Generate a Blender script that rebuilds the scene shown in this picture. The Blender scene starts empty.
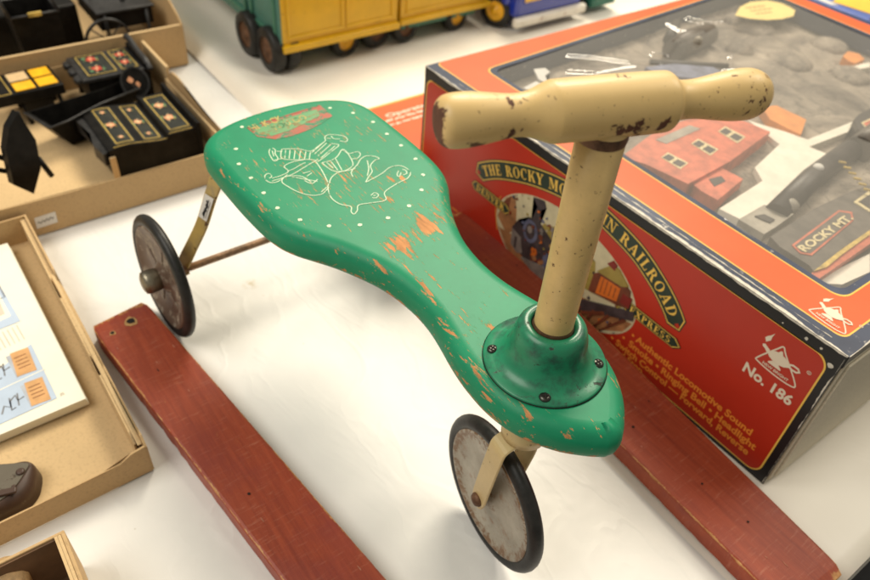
import bpy, bmesh, math, random
from mathutils import Vector, Matrix
random.seed(7)
S = bpy.context.scene
COL = S.collection
PI = math.pi

# ------------------------------------------------------------------ camera geometry (fitted to the photograph)
FPX = 729.742
CAM = Vector((0.6974, -0.53353, 0.60349))
RX = Vector((0.58946855, 0.80460350, 0.07070072))
RY = Vector((0.57533330, -0.35691958, -0.73593478))
RZ = Vector((-0.56690125, 0.47457514, -0.67335088))
RX = (RX).normalized()
def ray(x, y): return RX*((x-435)/FPX) + RY*((y-290)/FPX) + RZ
def U(x, y, z=0.0):
    d = ray(x, y); return CAM + d*((z-CAM.z)/d.z)
def UX(x, y, X):
    d = ray(x, y); return CAM + d*((X-CAM.x)/d.x)
def UY(x, y, Y):
    d = ray(x, y); return CAM + d*((Y-CAM.y)/d.y)

# ------------------------------------------------------------------ materials
def srgb(r, g, b):
    f = lambda c: (c/255/12.92) if c/255 <= .04045 else ((c/255+.055)/1.055)**2.4
    return (f(r), f(g), f(b), 1)
class NT:
    def __init__(s, name):
        s.m = bpy.data.materials.new(name); s.m.use_nodes = True
        s.t = s.m.node_tree; s.n = s.t.nodes; s.l = s.t.links
        s.p = s.n['Principled BSDF']; s.out = s.n['Material Output']
        s.co = s.n.new('ShaderNodeTexCoord').outputs['Object']
    def new(s, k, **kw):
        n = s.n.new(k)
        for a, b in kw.items(): setattr(n, a, b)
        return n
    def noise(s, scale, detail=4, rough=.6, stretch=None, off=(0, 0, 0), dist=0):
        mp = s.new('ShaderNodeMapping'); mp.inputs['Location'].default_value = off
        mp.inputs['Scale'].default_value = stretch or (1, 1, 1); s.l.new(s.co, mp.inputs[0])
        n = s.new('ShaderNodeTexNoise'); n.inputs['Scale'].default_value = scale
        n.inputs['Detail'].default_value = detail; n.inputs['Roughness'].default_value = rough
        n.inputs['Distortion'].default_value = dist
        s.l.new(mp.outputs[0], n.inputs['Vector']); return n.outputs[0]
    def ramp(s, f, a, b, ca=(0, 0, 0, 1), cb=(1, 1, 1, 1)):
        r = s.new('ShaderNodeValToRGB'); e = r.color_ramp.elements
        e[0].position = a; e[1].position = b; e[0].color = ca; e[1].color = cb
        s.l.new(f, r.inputs[0]); return r.outputs[0]
    def mix(s, f, a, b, mode='MIX'):
        m = s.new('ShaderNodeMix', data_type='RGBA', blend_type=mode)
        if isinstance(f, (int, float)): m.inputs[0].default_value = f
        else: s.l.new(f, m.inputs[0])
        for i, c in ((6, a), (7, b)):
            if isinstance(c, tuple): m.inputs[i].default_value = c
            else: s.l.new(c, m.inputs[i])
        return m.outputs[2]
    def math(s, op, a, b=0.0, clamp=False):
        m = s.new('ShaderNodeMath', operation=op); m.use_clamp = clamp
        for i, c in ((0, a), (1, b)):
            if isinstance(c, (int, float)): m.inputs[i].default_value = c
            else: s.l.new(c, m.inputs[i])
        return m.outputs[0]
    def spot(s, p, r):
        v = s.new('ShaderNodeVectorMath', operation='DISTANCE'); s.l.new(s.co, v.inputs[0]); v.inputs[1].default_value = p
        return s.ramp(s.math('DIVIDE', v.outputs['Value'], r), 0.0, 1.0, (1, 1, 1, 1), (0, 0, 0, 1))
    def bump(s, h, strength=.2, dist=.001, prev=None):
        b = s.new('ShaderNodeBump'); b.inputs['Strength'].default_value = strength; b.inputs['Distance'].default_value = dist
        s.l.new(h, b.inputs['Height'])
        if prev is not None: s.l.new(prev, b.inputs['Normal'])
        s.l.new(b.outputs[0], s.p.inputs['Normal']); return b.outputs[0]
    def base(s, c):
        if isinstance(c, tuple): s.p.inputs['Base Color'].default_value = c
        else: s.l.new(c, s.p.inputs['Base Color'])
    def set(s, **kw):
        for k, v in kw.items():
            i = s.p.inputs[k.replace('_', ' ')]
            if isinstance(v, (int, float, tuple)): i.default_value = v
            else: s.l.new(v, i)

def plain(name, c, rough=.5, var=.12, scale=60, metallic=0, bump=.05, coat=0, spec=.5):
    t = NT(name); c = tuple(c)
    n = t.noise(scale, 5, .65)
    dk = tuple(x*(1-var*1.6) for x in c[:3])+(1,); lt = tuple(min(1, x*(1+var)) for x in c[:3])+(1,)
    t.base(t.ramp(n, .3, .7, dk, lt))
    t.set(Roughness=rough, Metallic=metallic, Coat_Weight=coat, Specular_IOR_Level=spec)
    if bump: t.bump(t.noise(scale*4, 3, .6), bump, .001)
    return t.m
def worn(name, c, under, thr=.62, scale=90, stretch=(1, 1, 1), rough=.35, dirt=None, spots=(), coat=0, metallic=0, edge=0, fine=0, soft=.03, bump=.3, var=.1):
    t = NT(name)
    n0 = t.noise(25, 6, .7)
    col = t.ramp(n0, .3, .7, tuple(x*(1-var) for x in c[:3])+(1,), tuple(min(1, x*(1+var)) for x in c[:3])+(1,))
    if dirt: col = t.mix(t.ramp(t.noise(40, 6, .7, off=(3, 1, 2)), .48, .66), col, dirt)
    n = t.noise(scale, 6, .7, stretch, dist=.3)
    if edge: n = t.math('ADD', n, t.math('MULTIPLY', t.new('ShaderNodeAttribute', attribute_name='edge').outputs['Fac'], edge))
    for p, r, k in spots:
        n = t.math('ADD', n, t.math('MULTIPLY', t.spot(p, r), k))
    mask = t.ramp(n, thr, thr+soft)
    if fine:
        m2 = t.ramp(t.math('ADD', t.noise(scale*2.6, 4, .7, (stretch[0]*.8, stretch[1]*1.4, 1), off=(4, 4, 1)), t.math('MULTIPLY', t.math('SUBTRACT', t.noise(9, 3, .5, off=(1, 7, 2)), .5), .45)), .650, .69)
        mask = t.math('MAXIMUM', mask, m2)
    un = t.ramp(t.noise(180, 4, .6, stretch), .3, .7, tuple(x*.55 for x in under[:3])+(1,), under)
    t.base(t.mix(mask, col, un))
    t.set(Roughness=t.mix(mask, (rough,)*3+(1,), (.75,)*3+(1,)), Coat_Weight=coat, Metallic=metallic)
    t.bump(t.math('MULTIPLY', mask, -1.0), bump, .0006, t.bump(t.noise(120, 3, .5, stretch), .05, .0006))
    return t.m

GREEN = worn('green_painted_wood', (.007, .225, .105, 1), (.64, .29, .11, 1), .640, 95, (.26, 1.5, 1), .46, coat=.0, edge=.10, fine=.30,
   spots=[((.330, -.268, .235), .024, .25), ((.318, -.235, .235), .024, .29), ((.252, -.212, .235), .015, .20), ((.43, -.275, .235), .030, .11), ((.415, -.245, .235), .025, .10),
          ((.272, -.245, .235), .012, .12), ((.385, -.27, .235), .02, .12), ((.082, -.27, .235), .03, .08), ((.10, -.20, .235), .03, .07), ((.52, -.285, .205), .025, .14), ((.54, -.235, .205), .03, .10)])
GREEN.node_tree.nodes['Principled BSDF'].inputs['Specular IOR Level'].default_value = .30
GREENM = worn('green_painted_metal', (.010, .20, .095, 1), (.03, .045, .03, 1), .615, 70, (1, 1, 1), .36, dirt=(.015, .07, .045, 1), coat=.08, spots=[((.452, -.258, .24), .012, .12), ((.478, -.285, .242), .010, .12)])
CREAM = worn('cream_painted_wood', (.65, .45, .18, 1), (.14, .06, .025, 1), .675, 85, (1, 1, 1), .45, coat=.05, var=.14, fine=.3, spots=[((.4843, -.2645, .40), .012, .16), ((.492, -.262, .36), .010, .15), ((.48, -.264, .31), .010, .15)])
CREAMM = worn('cream_painted_steel', (.56, .42, .20, 1), (.13, .06, .025, 1), .63, 110, (1, 1, 1), .42, bump=.2)
REDW = None
def red_wood():
    t = NT('red_painted_board')
    st = (1, 14, 4)
    g = t.noise(13, 7, .75, (1.0, 16, 4))
    base = t.ramp(g, .3, .7, (.23, .034, .014, 1), (.38, .068, .025, 1))
    cross = t.noise(48, 5, .75, (7, .8, 1))
    base = t.mix(t.math('MULTIPLY', t.ramp(cross, .55, .8), .9), base, (.46, .17, .10, 1))
    base = t.mix(t.ramp(t.noise(9, 5, .7), .5, .8), base, (.22, .036, .028, 1))
    at = t.new('ShaderNodeAttribute', attribute_name='edge').outputs['Fac']
    m = t.ramp(t.math('ADD', t.noise(85, 6, .8, (.5, 1, 1)), t.math('MULTIPLY', at, .27)), .665, .72)
    base = t.mix(m, base, t.ramp(t.noise(150), .3, .7, (.34, .12, .03, 1), (.62, .33, .12, 1)))
    t.base(base); t.set(Roughness=.48, Specular_IOR_Level=.4)
    t.bump(cross, .08, .0008, t.bump(g, .2, .001)); return t.m
REDW = red_wood()
DENT = plain('scraped_pink_paint', (.45, .17, .10, 1), .7, .3, 300, 0, 0)
RUBBER = plain('black_rubber', (.018, .017, .015, 1), .45, .5, 45, bump=.2, spec=.35)
def disc_mat():
    t = NT('rust_specked_wheel_paint')
    c = t.ramp(t.noise(22, 6, .7), .3, .7, (.24, .21, .16, 1), (.46, .42, .34, 1))
    c = t.mix(t.ramp(t.noise(60, 7, .8), .55, .70), c, (.25, .13, .06, 1))
    v = t.new('ShaderNodeVectorMath', operation='DISTANCE'); t.l.new(t.co, v.inputs[0]); v.inputs[1].default_value = (.476, -.270, .0685)
    ring = t.ramp(v.outputs['Value'], .040, .054)
    hubr = t.ramp(v.outputs['Value'], .006, .016, (1, 1, 1, 1), (0, 0, 0, 1))
    m = t.ramp(t.math('ADD', t.noise(95, 7, .8), t.math('MULTIPLY', t.math('MAXIMUM', ring, hubr), .16)), .60, .68)
    c = t.mix(m, c, (.20, .115, .06, 1))
    t.base(c); t.set(Roughness=.45, Metallic=.15); t.bump(t.noise(150), .15, .0006); return t.m
DISC = disc_mat()
DISCR = worn('rusty_dark_wheel_steel', (.12, .075, .052, 1), (.46, .39, .30, 1), .50, 45, (1, 1, 1), .45, soft=.12, metallic=.2)
RUST = plain('brown_rusty_steel', (.17, .085, .045, 1), .6, .4, 90, .4, .3)
NICKEL = plain('tarnished_nickel', (.30, .27, .20, 1), .42, .3, 50, 1, .1)
SCREW = plain('dark_steel_screw', (.07, .07, .06, 1), .3, .3, 300, .9, .1)
HOLE = plain('dark_hole', (.012, .008, .006, 1), .9, .3, 300, 0, 0)
BAREW = plain('bare_wood', (.50, .28, .10, 1), .7, .3, 140, 0, .3)
ENDW = worn('worn_wood_end', (.40, .22, .08, 1), (.10, .045, .02, 1), .52, 120, (1, 1, 3), .6, soft=.2)
def cloth(name, a, b, rough, bstr):
    t = NT(name)
    c = t.ramp(t.noise(5, 5, .6), .35, .65, a, b)
    st = t.spot((.062, -.292, 0.0), .012)
    c = t.mix(t.math('MULTIPLY', st, t.ramp(t.noise(160, 5, .7), .42, .6)), c, (.50, .42, .27, 1))
    smg = t.ramp(t.noise(2.6, 6, .7, off=(7, 3, 0), dist=.5), .52, .72)
    c = t.mix(t.math('MULTIPLY', smg, .5), c, tuple(x*.90 for x in a[:3])+(1,))
    sp_ = t.ramp(t.noise(75, 3, .6, off=(2, 9, 0)), .735, .765)
    c = t.mix(t.math('MULTIPLY', sp_, .5), c, (.42, .36, .25, 1))
    t.base(c); t.set(Roughness=rough, Coat_Weight=.05, Coat_Roughness=.35, Specular_IOR_Level=.35)
    w = t.noise(6, 3, .5, (1, 1.8, 1), dist=.8)
    ab = t.math('ABSOLUTE', t.math('SUBTRACT', w, .5))
    cr = t.ramp(ab, 0.0, .05, (1, 1, 1, 1), (0, 0, 0, 1))
    b1 = t.bump(cr, bstr*.55, .0025); t.bump(t.noise(13, 2, .5, dist=.8), bstr, .006, b1); return t.m
SHEETF = cloth('white_plastic_sheet', (.70, .69, .665, 1), (.77, .755, .72, 1), .46, .24)
SHEETR = cloth('cream_plastic_sheet', (.80, .75, .65, 1), (.84, .79, .70, 1), .42, .06)
FLOORM = plain('dark_floor', (.02, .02, .022, 1), .7, .4, 30)
def card(name, c, var=.08):
    t = NT(name)
    n = t.noise(7, 4, .6); f = t.noise(320, 2, .6)
    col = t.ramp(n, .3, .7, tuple(x*(1-var) for x in c[:3])+(1,), tuple(min(1, x*(1+var)) for x in c[:3])+(1,))
    col = t.mix(t.ramp(f, .5, .75), col, tuple(x*.82 for x in c[:3])+(1,))
    t.base(col); t.set(Roughness=.72, Specular_IOR_Level=.25); t.bump(t.noise(60, 4, .6), .12, .001); return t.m
CARD = card('brown_cardboard', (.50, .335, .165, 1))
CARDL = card('light_cardboard', (.58, .41, .215, 1))
CARDW = card('cream_greyboard', (.60, .54, .42, 1))
CARDD = plain('cut_cardboard_edge', (.22, .13, .06, 1), .8, .3, 200)
TORN = plain('torn_paper_fibre', (.66, .61, .52, 1), .85, .2, 200, 0, .3)
def printm(name, c, rough=.28, var=.08, scratch=.76, sc=(.75, .7, .62, 1)):
    t = NT(name)
    col = t.ramp(t.noise(9, 4, .6), .3, .7, tuple(x*(1-var) for x in c[:3])+(1,), tuple(min(1, x*(1+var)) for x in c[:3])+(1,))
    m = t.ramp(t.noise(120, 6, .8, (.5, .5, 2)), scratch, scratch+.03)
    t.base(t.mix(m, col, sc)); t.set(Roughness=rough, Specular_IOR_Level=.35)
    t.bump(t.noise(14, 3, .5), .08, .002); return t.m
PRED = printm('red_printed_card', (.44, .026, .010, 1), .32)
PORANGE = printm('orange_printed_card', (.70, .108, .028, 1), .42, .1, .76, (.85, .50, .3, 1))
PBLACK = printm('black_printed_card', (.010, .010, .011, 1), .35, .1, .72)
PSLATE = printm('slate_printed_card', (.055, .065, .10, 1), .32, .4, .62, (.5, .47, .42, 1))
PYEL = printm('yellow_print', (.80, .50, .09, 1), .4)
PGOLD = printm('gold_lettering', (.80, .47, .07, 1), .4)
PORTXT = printm('orange_lettering', (.78, .25, .035, 1), .4)
PWHITE = printm('pale_print', (.72, .62, .48, 1), .4)
PGREEN = printm('dark_green_print', (.018, .035, .022, 1), .35)
def flat(name, rgb, rough=.4, var=.12): return plain(name, srgb(*rgb), rough, var, 50, 0, 0)
SKY_ = flat('painted_sky', (196, 184, 150)); EARTH = flat('painted_earth', (160, 110, 70), .4, .3); LOCO = flat('painted_loco_grey', (62, 54, 56), .4, .4)
LOCOL = flat('painted_loco_light', (128, 118, 112), .4, .3); BRN = flat('painted_brown', (110, 56, 34), .4, .3); ORG = flat('painted_orange', (205, 104, 32)); OLV = flat('painted_olive', (150, 130, 62))
MAR = flat('painted_maroon', (120, 30, 22)); STEEL = flat('painted_steel_blue', (92, 96, 120), .4, .3)

def insert_mat():
    t = NT('mottled_grey_insert')
    c = t.ramp(t.noise(11, 8, .65, dist=.8), .32, .68, (.09, .072, .055, 1), (.48, .40, .31, 1))
    ck = t.ramp(t.math('ABSOLUTE', t.math('SUBTRACT', t.noise(9, 5, .6, off=(5, 2, 0), dist=1.5), .5)), 0, .02, (1, 1, 1, 1), (0, 0, 0, 1))
    t.base(t.mix(t.math('MULTIPLY', ck, .55), c, (.07, .06, .05, 1))); t.set(Roughness=.6); t.bump(t.noise(45, 8, .7), .9, .006); return t.m
INSERT = insert_mat()
def film_mat():
    m = bpy.data.materials.new('clear_wrinkled_film'); m.use_nodes = True; t = m.node_tree; n = t.nodes; l = t.links
    n.remove(n['Principled BSDF'])
    tr = n.new('ShaderNodeBsdfTransparent'); gl = n.new('ShaderNodeBsdfGlossy'); gl.inputs['Roughness'].default_value = .09
    df = n.new('ShaderNodeBsdfDiffuse'); df.inputs['Color'].default_value = (.8, .76, .68, 1)
    mx = n.new('ShaderNodeMixShader'); mx2 = n.new('ShaderNodeMixShader'); mx2.inputs[0].default_value = .13
    lw = n.new('ShaderNodeLayerWeight'); lw.inputs[0].default_value = .35
    pw = n.new('ShaderNodeMath'); pw.operation = 'MULTIPLY_ADD'; pw.inputs[1].default_value = .30; pw.inputs[2].default_value = .035; l.new(lw.outputs['Facing'], pw.inputs[0])
    co = n.new('ShaderNodeTexCoord'); nz = n.new('ShaderNodeTexNoise'); nz.inputs['Scale'].default_value = 9; nz.inputs['Detail'].default_value = 3; nz.inputs['Distortion'].default_value = 1.0
    bp = n.new('ShaderNodeBump'); bp.inputs['Strength'].default_value = .08; bp.inputs['Distance'].default_value = .006
    l.new(co.outputs['Object'], nz.inputs['Vector']); l.new(nz.outputs[0], bp.inputs['Height'])
    l.new(bp.outputs[0], gl.inputs['Normal']); l.new(bp.outputs[0], lw.inputs['Normal'])
    l.new(tr.outputs[0], mx2.inputs[1]); l.new(df.outputs[0], mx2.inputs[2])
    l.new(pw.outputs[0], mx.inputs[0]); l.new(mx2.outputs[0], mx.inputs[1]); l.new(gl.outputs[0], mx.inputs[2])
    l.new(mx.outputs[0], n['Material Output'].inputs[0]); return m
FILM = film_mat()
BLACKT = plain('black_japanned_tin', (.009, .008, .007, 1), .42, .4, 60, 0, .1, 0, .14)
BLACKG = plain('dark_grey_edge', (.028, .027, .027, 1), .4, .4, 60, 0, .1, 0, .3)
BLACKP = plain('black_panel', (.016, .018, .013, 1), .4, .4, 90, 0, .1)
GOLDP = plain('gold_paint_line', (.62, .43, .10, 1), .4, .3, 90, 0, 0)
FLRED = plain('flower_red', (.55, .06, .03, 1), .5, .4, 300, 0, 0); FLPK = plain('flower_pink', (.80, .36, .18, 1), .5, .3, 300, 0, 0); FLGR = plain('leaf_green', (.12, .26, .12, 1), .5, .4, 300, 0, 0); FLWH = plain('flower_cream', (.75, .62, .35, 1), .5, .3, 300, 0, 0)
YCELL = plain('yellow_enamel', (.85, .44, .015, 1), .35, .15, 60, 0, .05)
TYEL = worn('yellow_toy_enamel', (.66, .38, .006, 1), (.06, .03, .02, 1), .665, 70, rough=.40, coat=.1)
TTEAL = worn('faded_teal_enamel', (.07, .19, .15, 1), (.16, .12, .08, 1), .64, 60, rough=.4)
TGRN = worn('green_toy_enamel', (.045, .17, .11, 1), (.10, .12, .10, 1), .62, 60, rough=.4)
TBLUE = worn('blue_toy_enamel', (.012, .030, .30, 1), (.02, .02, .05, 1), .72, 60, rough=.25, coat=.4)
TWHITE = worn('chipped_white_enamel', (.70, .66, .58, 1), (.35, .13, .07, 1), .60, 60, rough=.4)
PAPER = plain('cream_booklet_paper', (.83, .79, .66, 1), .5, .03, 20, 0, 0)
PAPB = plain('pale_blue_print', (.46, .55, .68, 1), .5, .06, 20, 0, 0); PAPO = plain('tan_print', (.62, .34, .14, 1), .5, .15, 60, 0, 0); PAPG = plain('grey_print', (.20, .20, .21, 1), .5, .3, 60, 0, 0); PAPL = plain('faint_print', (.62, .54, .44, 1), .5, .1, 60, 0, 0); PAPS = plain('soft_grey_print', (.42, .44, .48, 1), .5, .1, 60, 0, 0)
CASTM = worn('dark_cast_iron', (.055, .028, .018, 1), (.22, .18, .13, 1), .60, 60, rough=.45, soft=.1)
CASTL = worn('dull_grey_iron', (.14, .12, .09, 1), (.06, .04, .025, 1), .56, 90, rough=.45, soft=.1, metallic=.4)
PRICE = plain('white_price_sticker', (.66, .63, .58, 1), .6, .05, 60, 0, 0); INK = plain('black_ink', (.03, .03, .035, 1), .6, .2, 60, 0, 0)
GREYG = plain('dull_green_toy_paint', (.02, .13, .09, 1), .5, .3, 30, 0, 0)

# ------------------------------------------------------------------ mesh helpers
class F:
    def __init__(s, o=(0, 0, 0), u=(1, 0, 0), v=(0, 1, 0), n=None):
        s.o = Vector(o); s.u = Vector(u).normalized(); s.v = Vector(v).normalized()
        s.n = Vector(n).normalized() if n is not None else s.u.cross(s.v).normalized()
    def __call__(s, a, b, c=0): return s.o + s.u*a + s.v*b + s.n*c
W0 = F()
class MB:
    def __init__(s): s.bm = bmesh.new(); s.mats = []; s.sm = False
    def mi(s, m):
        if m not in s.mats: s.mats.append(m)
        return s.mats.index(m)
    def face(s, vs, m, smooth=False):
        try: f = s.bm.faces.new(vs)
        except ValueError: return None
        f.material_index = s.mi(m); f.smooth = smooth; return f
    def prism(s, poly, c0, c1, m, fr=W0, mside=None, smooth=False):
        lo = [s.bm.verts.new(fr(a, b, c0)) for a, b in poly]; hi = [s.bm.verts.new(fr(a, b, c1)) for a, b in poly]
        k = len(poly)
        for i in range(k): s.face([lo[i], lo[(i+1) % k], hi[(i+1) % k], hi[i]], mside or m, smooth)
        f1 = s.face(hi, m); f2 = s.face(lo[::-1], mside or m)
        if k > 4: bmesh.ops.triangulate(s.bm, faces=[f for f in (f1, f2) if f])
        return s
    def box(s, a0, a1, b0, b1, c0, c1, m, fr=W0, bev=0, seg=2):
        v = [s.bm.verts.new(fr(*p)) for p in ((a0, b0, c0), (a1, b0, c0), (a1, b1, c0), (a0, b1, c0), (a0, b0, c1), (a1, b0, c1), (a1, b1, c1), (a0, b1, c1))]
        fs = [s.face([v[i] for i in q], m) for q in ((3, 2, 1, 0), (4, 5, 6, 7), (0, 1, 5, 4), (1, 2, 6, 5), (2, 3, 7, 6), (3, 0, 4, 7))]
        if bev:
            es = list({e for f in fs for e in f.edges})
            r = bmesh.ops.bevel(s.bm, geom=es, offset=bev, segments=seg, affect='EDGES', profile=.5)
            for f in r['faces']: f.smooth = True; f.material_index = s.mi(m)
        return s
    def hexa(s, bot, top, m):
        v = [s.bm.verts.new(p) for p in list(bot)+list(top)]
        for q in ((3, 2, 1, 0), (4, 5, 6, 7), (0, 1, 5, 4), (1, 2, 6, 5), (2, 3, 7, 6), (3, 0, 4, 7)): s.face([v[i] for i in q], m)
        return s
    def rings(s, rings, m, closed=True, cap=(True, True), smooth=True, loop=False):
        R_ = [[s.bm.verts.new(p) for p in r] for r in rings]; k = len(R_[0])
        pairs = list(zip(R_[:-1], R_[1:])) + ([(R_[-1], R_[0])] if loop else [])
        for a, b in pairs:
            for i in range(k if closed else k-1): s.face([a[i], a[(i+1) % k], b[(i+1) % k], b[i]], m, smooth)
        if not loop:
            for c, r, rev in ((cap[0], R_[0], True), (cap[1], R_[-1], False)):
                if c:
                    f = s.face(r[::-1] if rev else r, m)
                    if f and k > 40: bmesh.ops.triangulate(s.bm, faces=[f])
        return s
    def lathe(s, prof, m, fr=W0, n=48, cap=(True, True), smooth=True):
        return s.rings([[fr(r*math.cos(2*PI*i/n), r*math.sin(2*PI*i/n), z) for i in range(n)] for r, z in prof], m, True, cap, smooth)
    def tube(s, pts, r, m, n=10, cap=True, smooth=True):
        pts = [Vector(p) for p in pts]; rs = r if isinstance(r, (list, tuple)) else [r]*len(pts); out = []; prev = None
        for i, p in enumerate(pts):
            d = (pts[min(i+1, len(pts)-1)] - pts[max(i-1, 0)]).normalized()
            a = prev if prev else (Vector((0, 0, 1)) if abs(d.z) < .9 else Vector((1, 0, 0)))
            a = (a - d*a.dot(d)).normalized(); b = d.cross(a); prev = a
            out.append([p + a*rs[i]*math.cos(2*PI*k/n) + b*rs[i]*math.sin(2*PI*k/n) for k in range(n)])
        return s.rings(out, m, True, (cap, cap), smooth)
    def strap(s, pts, w, t, m, side=Vector((1, 0, 0))):
        pts = [Vector(p) for p in pts]; ws = w if isinstance(w, (list, tuple)) else [w]*len(pts); out = []
        for i, p in enumerate(pts):
            d = (pts[min(i+1, len(pts)-1)] - pts[max(i-1, 0)]).normalized()
            a = (side - d*side.dot(d)).normalized(); b = d.cross(a); h = ws[i]/2
            q = t*.35
            out.append([p+a*h+b*(t/2-q), p+a*(h-q)+b*t/2, p-a*(h-q)+b*t/2, p-a*h+b*(t/2-q), p-a*h-b*(t/2-q), p-a*(h-q)-b*t/2, p+a*(h-q)-b*t/2, p+a*h-b*(t/2-q)])
        return s.rings(out, m, True, (True, True), False)
    def ribbon(s, pts, w, c0, c1, m, fr=W0, closed=False):
        P = [Vector((a, b)) for a, b in pts]; k = len(P); L = []; R_ = []
        for i in range(k):
            if closed: d = P[(i+1) % k]-P[i-1]
            else: d = P[min(i+1, k-1)]-P[max(i-1, 0)]
            if d.length < 1e-9: d = Vector((1, 0))
            d.normalize(); nn = Vector((-d.y, d.x)); wi = w[i] if isinstance(w, (list, tuple)) else w
            L.append(P[i]+nn*wi/2); R_.append(P[i]-nn*wi/2)
        ring = [[fr(l.x, l.y, c0), fr(l.x, l.y, c1), fr(r.x, r.y, c1), fr(r.x, r.y, c0)] for l, r in zip(L, R_)]
        return s.rings(ring, m, True, (not closed, not closed), False, loop=closed)
    def frame(s, outer, inner, c, m, fr=W0):
        o = [s.bm.verts.new(fr(a, b, c)) for a, b in outer]; i_ = [s.bm.verts.new(fr(a, b, c)) for a, b in inner]; k = len(o)
        for j in range(k): s.face([o[j], o[(j+1) % k], i_[(j+1) % k], i_[j]], m)
        return s
    def text(s, body, size, m, fn, align='CENTER', bold=0.0, ext=0.0, spacing=1.0, sx=1.0):
        cu = bpy.data.curves.new('t', 'FONT'); cu.body = body; cu.size = size; cu.align_x = align; cu.offset = bold*size
        cu.space_character = spacing; cu.resolution_u = 3
        ob = bpy.data.objects.new('t', cu); COL.objects.link(ob); dg = bpy.context.evaluated_depsgraph_get(); dg.update()
        me = ob.evaluated_get(dg).to_mesh(); vs = []
        for v in me.vertices: vs.append(s.bm.verts.new(fn(v.co.x*sx, v.co.y)))
        for p in me.polygons: s.face([vs[i] for i in p.vertices], m)
        ob.to_mesh_clear(); bpy.data.objects.remove(ob); bpy.data.curves.remove(cu); return s
    def build(s, name, parent=None, origin=None, recalc=True):
        if recalc: bmesh.ops.recalc_face_normals(s.bm, faces=s.bm.faces)
        me = bpy.data.meshes.new(name); s.bm.to_mesh(me); s.bm.free()
        for m in s.mats: me.materials.append(m)
        o = bpy.data.objects.new(name, me); COL.objects.link(o)
        if parent: o.parent = parent
        return o
def tag(o, label=None, cat=None, group=None, kind=None):
    for k, v in (('label', label), ('category', cat), ('group', group), ('kind', kind)):
        if v: o[k] = v
    return o
def thing(name, label, cat, group=None):
    # the Empty sits at the origin in this scene's table frame; its parts carry world coordinates
    o = bpy.data.objects.new(name, None); o.empty_display_size = .02; COL.objects.link(o); return tag(o, label, cat, group)
def rebase(root, loc):
    # move a thing's Empty to its base without moving its parts
    loc = Vector(loc); root.location = loc
    for ch in root.children: ch.matrix_parent_inverse = Matrix.Translation(-loc)
def cat(pts, n=6, closed=False):
    P = [Vector(p) for p in pts]; k = len(P); out = []
    rng = range(k) if closed else range(k-1)
    for i in rng:
        if closed: a, b, c, d = P[i-1], P[i], P[(i+1) % k], P[(i+2) % k]
        else: a, b, c, d = P[max(i-1, 0)], P[i], P[i+1], P[min(i+2, k-1)]
        for j in range(n):
            t = j/n; out.append(.5*((2*b)+(c-a)*t+(2*a-5*b+4*c-d)*t*t+(3*b-3*c+d-a)*t**3))
    if not closed: out.append(P[-1])
    return out
def rrect(x0, x1, y0, y1, r, n=6):
    o = []
    for cx, cy, a in ((x1-r, y1-r, 0), (x0+r, y1-r, 90), (x0+r, y0+r, 180), (x1-r, y0+r, 270)):
        for i in range(n+1):
            t = math.radians(a+90*i/n); o.append((cx+r*math.cos(t), cy+r*math.sin(t)))
    return o
def rpoly(pts, r, n=6):
    P = [Vector(p) for p in pts]; out = []; k = len(P)
    for i in range(k):
        a, b, c = P[i-1], P[i], P[(i+1) % k]; p0 = b+(a-b).normalized()*r; p1 = b+(c-b).normalized()*r
        for j in range(n+1):
            t = j/n; out.append(tuple((1-t)**2*p0+2*t*(1-t)*b+t*t*p1))
    return out
def ell(cx, cy, rx, ry, n=24, rot=0):
    return [(cx+rx*math.cos(2*PI*i/n)*math.cos(rot)-ry*math.sin(2*PI*i/n)*math.sin(rot), cy+rx*math.cos(2*PI*i/n)*math.sin(rot)+ry*math.sin(2*PI*i/n)*math.cos(rot)) for i in range(n)]
def blob(cx, cy, r, n=9, j=.35): return [(cx+r*(1+random.uniform(-j, j))*math.cos(2*PI*i/n), cy+r*(1+random.uniform(-j, j))*math.sin(2*PI*i/n)) for i in range(n)]

def smudge_line(b, L_, h, m, fn):
    # a line of print too small to read: short word-long strokes with an uneven edge
    x = 0
    while x < L_:
        w_ = min(random.uniform(.006, .018)*h/.005, L_-x)
        n_ = max(3, int(w_/(h*.25))); pts = [(x+w_*i/n_, h*.5+h*.18*random.uniform(-1, 1)) for i in range(n_+1)]
        b.ribbon(pts, [h*random.uniform(.35, .75) for _ in pts], 0, .0001, m, lambda a, c, z=0: fn(a, c, z)); x += w_+h*.45

# ------------------------------------------------------------------ table sheets and floor (the setting)
TX = .694
def sheet(name, x0, x1, y0, y1, nx, ny, fz, m):
    b = MB(); V = [[b.bm.verts.new((x0+(x1-x0)*i/nx, y0+(y1-y0)*j/ny, fz(x0+(x1-x0)*i/nx, y0+(y1-y0)*j/ny))) for j in range(ny+1)] for i in range(nx+1)]
    for i in range(nx):
        for j in range(ny): b.face([V[i][j], V[i+1][j], V[i+1][j+1], V[i][j+1]], m, True)
    return b, V
def wr(x, y): return .0005*math.sin(13*x+5*y)*math.sin(9*y-4*x+1)
def zf(x, y): return -.0012 + wr(x, y)
b, V = sheet('table_cover', -2.2, TX, -1.6, -.085, 120, 60, zf, SHEETF)
fr_ = V[-1]
lo = [b.bm.verts.new((TX+.002, v.co.y, -.006)) for v in fr_]; lo2 = [b.bm.verts.new((TX-.004+.003*math.sin(v.co.y*40), v.co.y, -.30)) for v in fr_]
for A_, B_ in ((fr_, lo), (lo, lo2)):
    for j in range(len(A_)-1): b.face([A_[j], A_[j+1], B_[j+1], B_[j]], SHEETF, True)
tag(b.build('table_cover', recalc=False), kind='structure')
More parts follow.
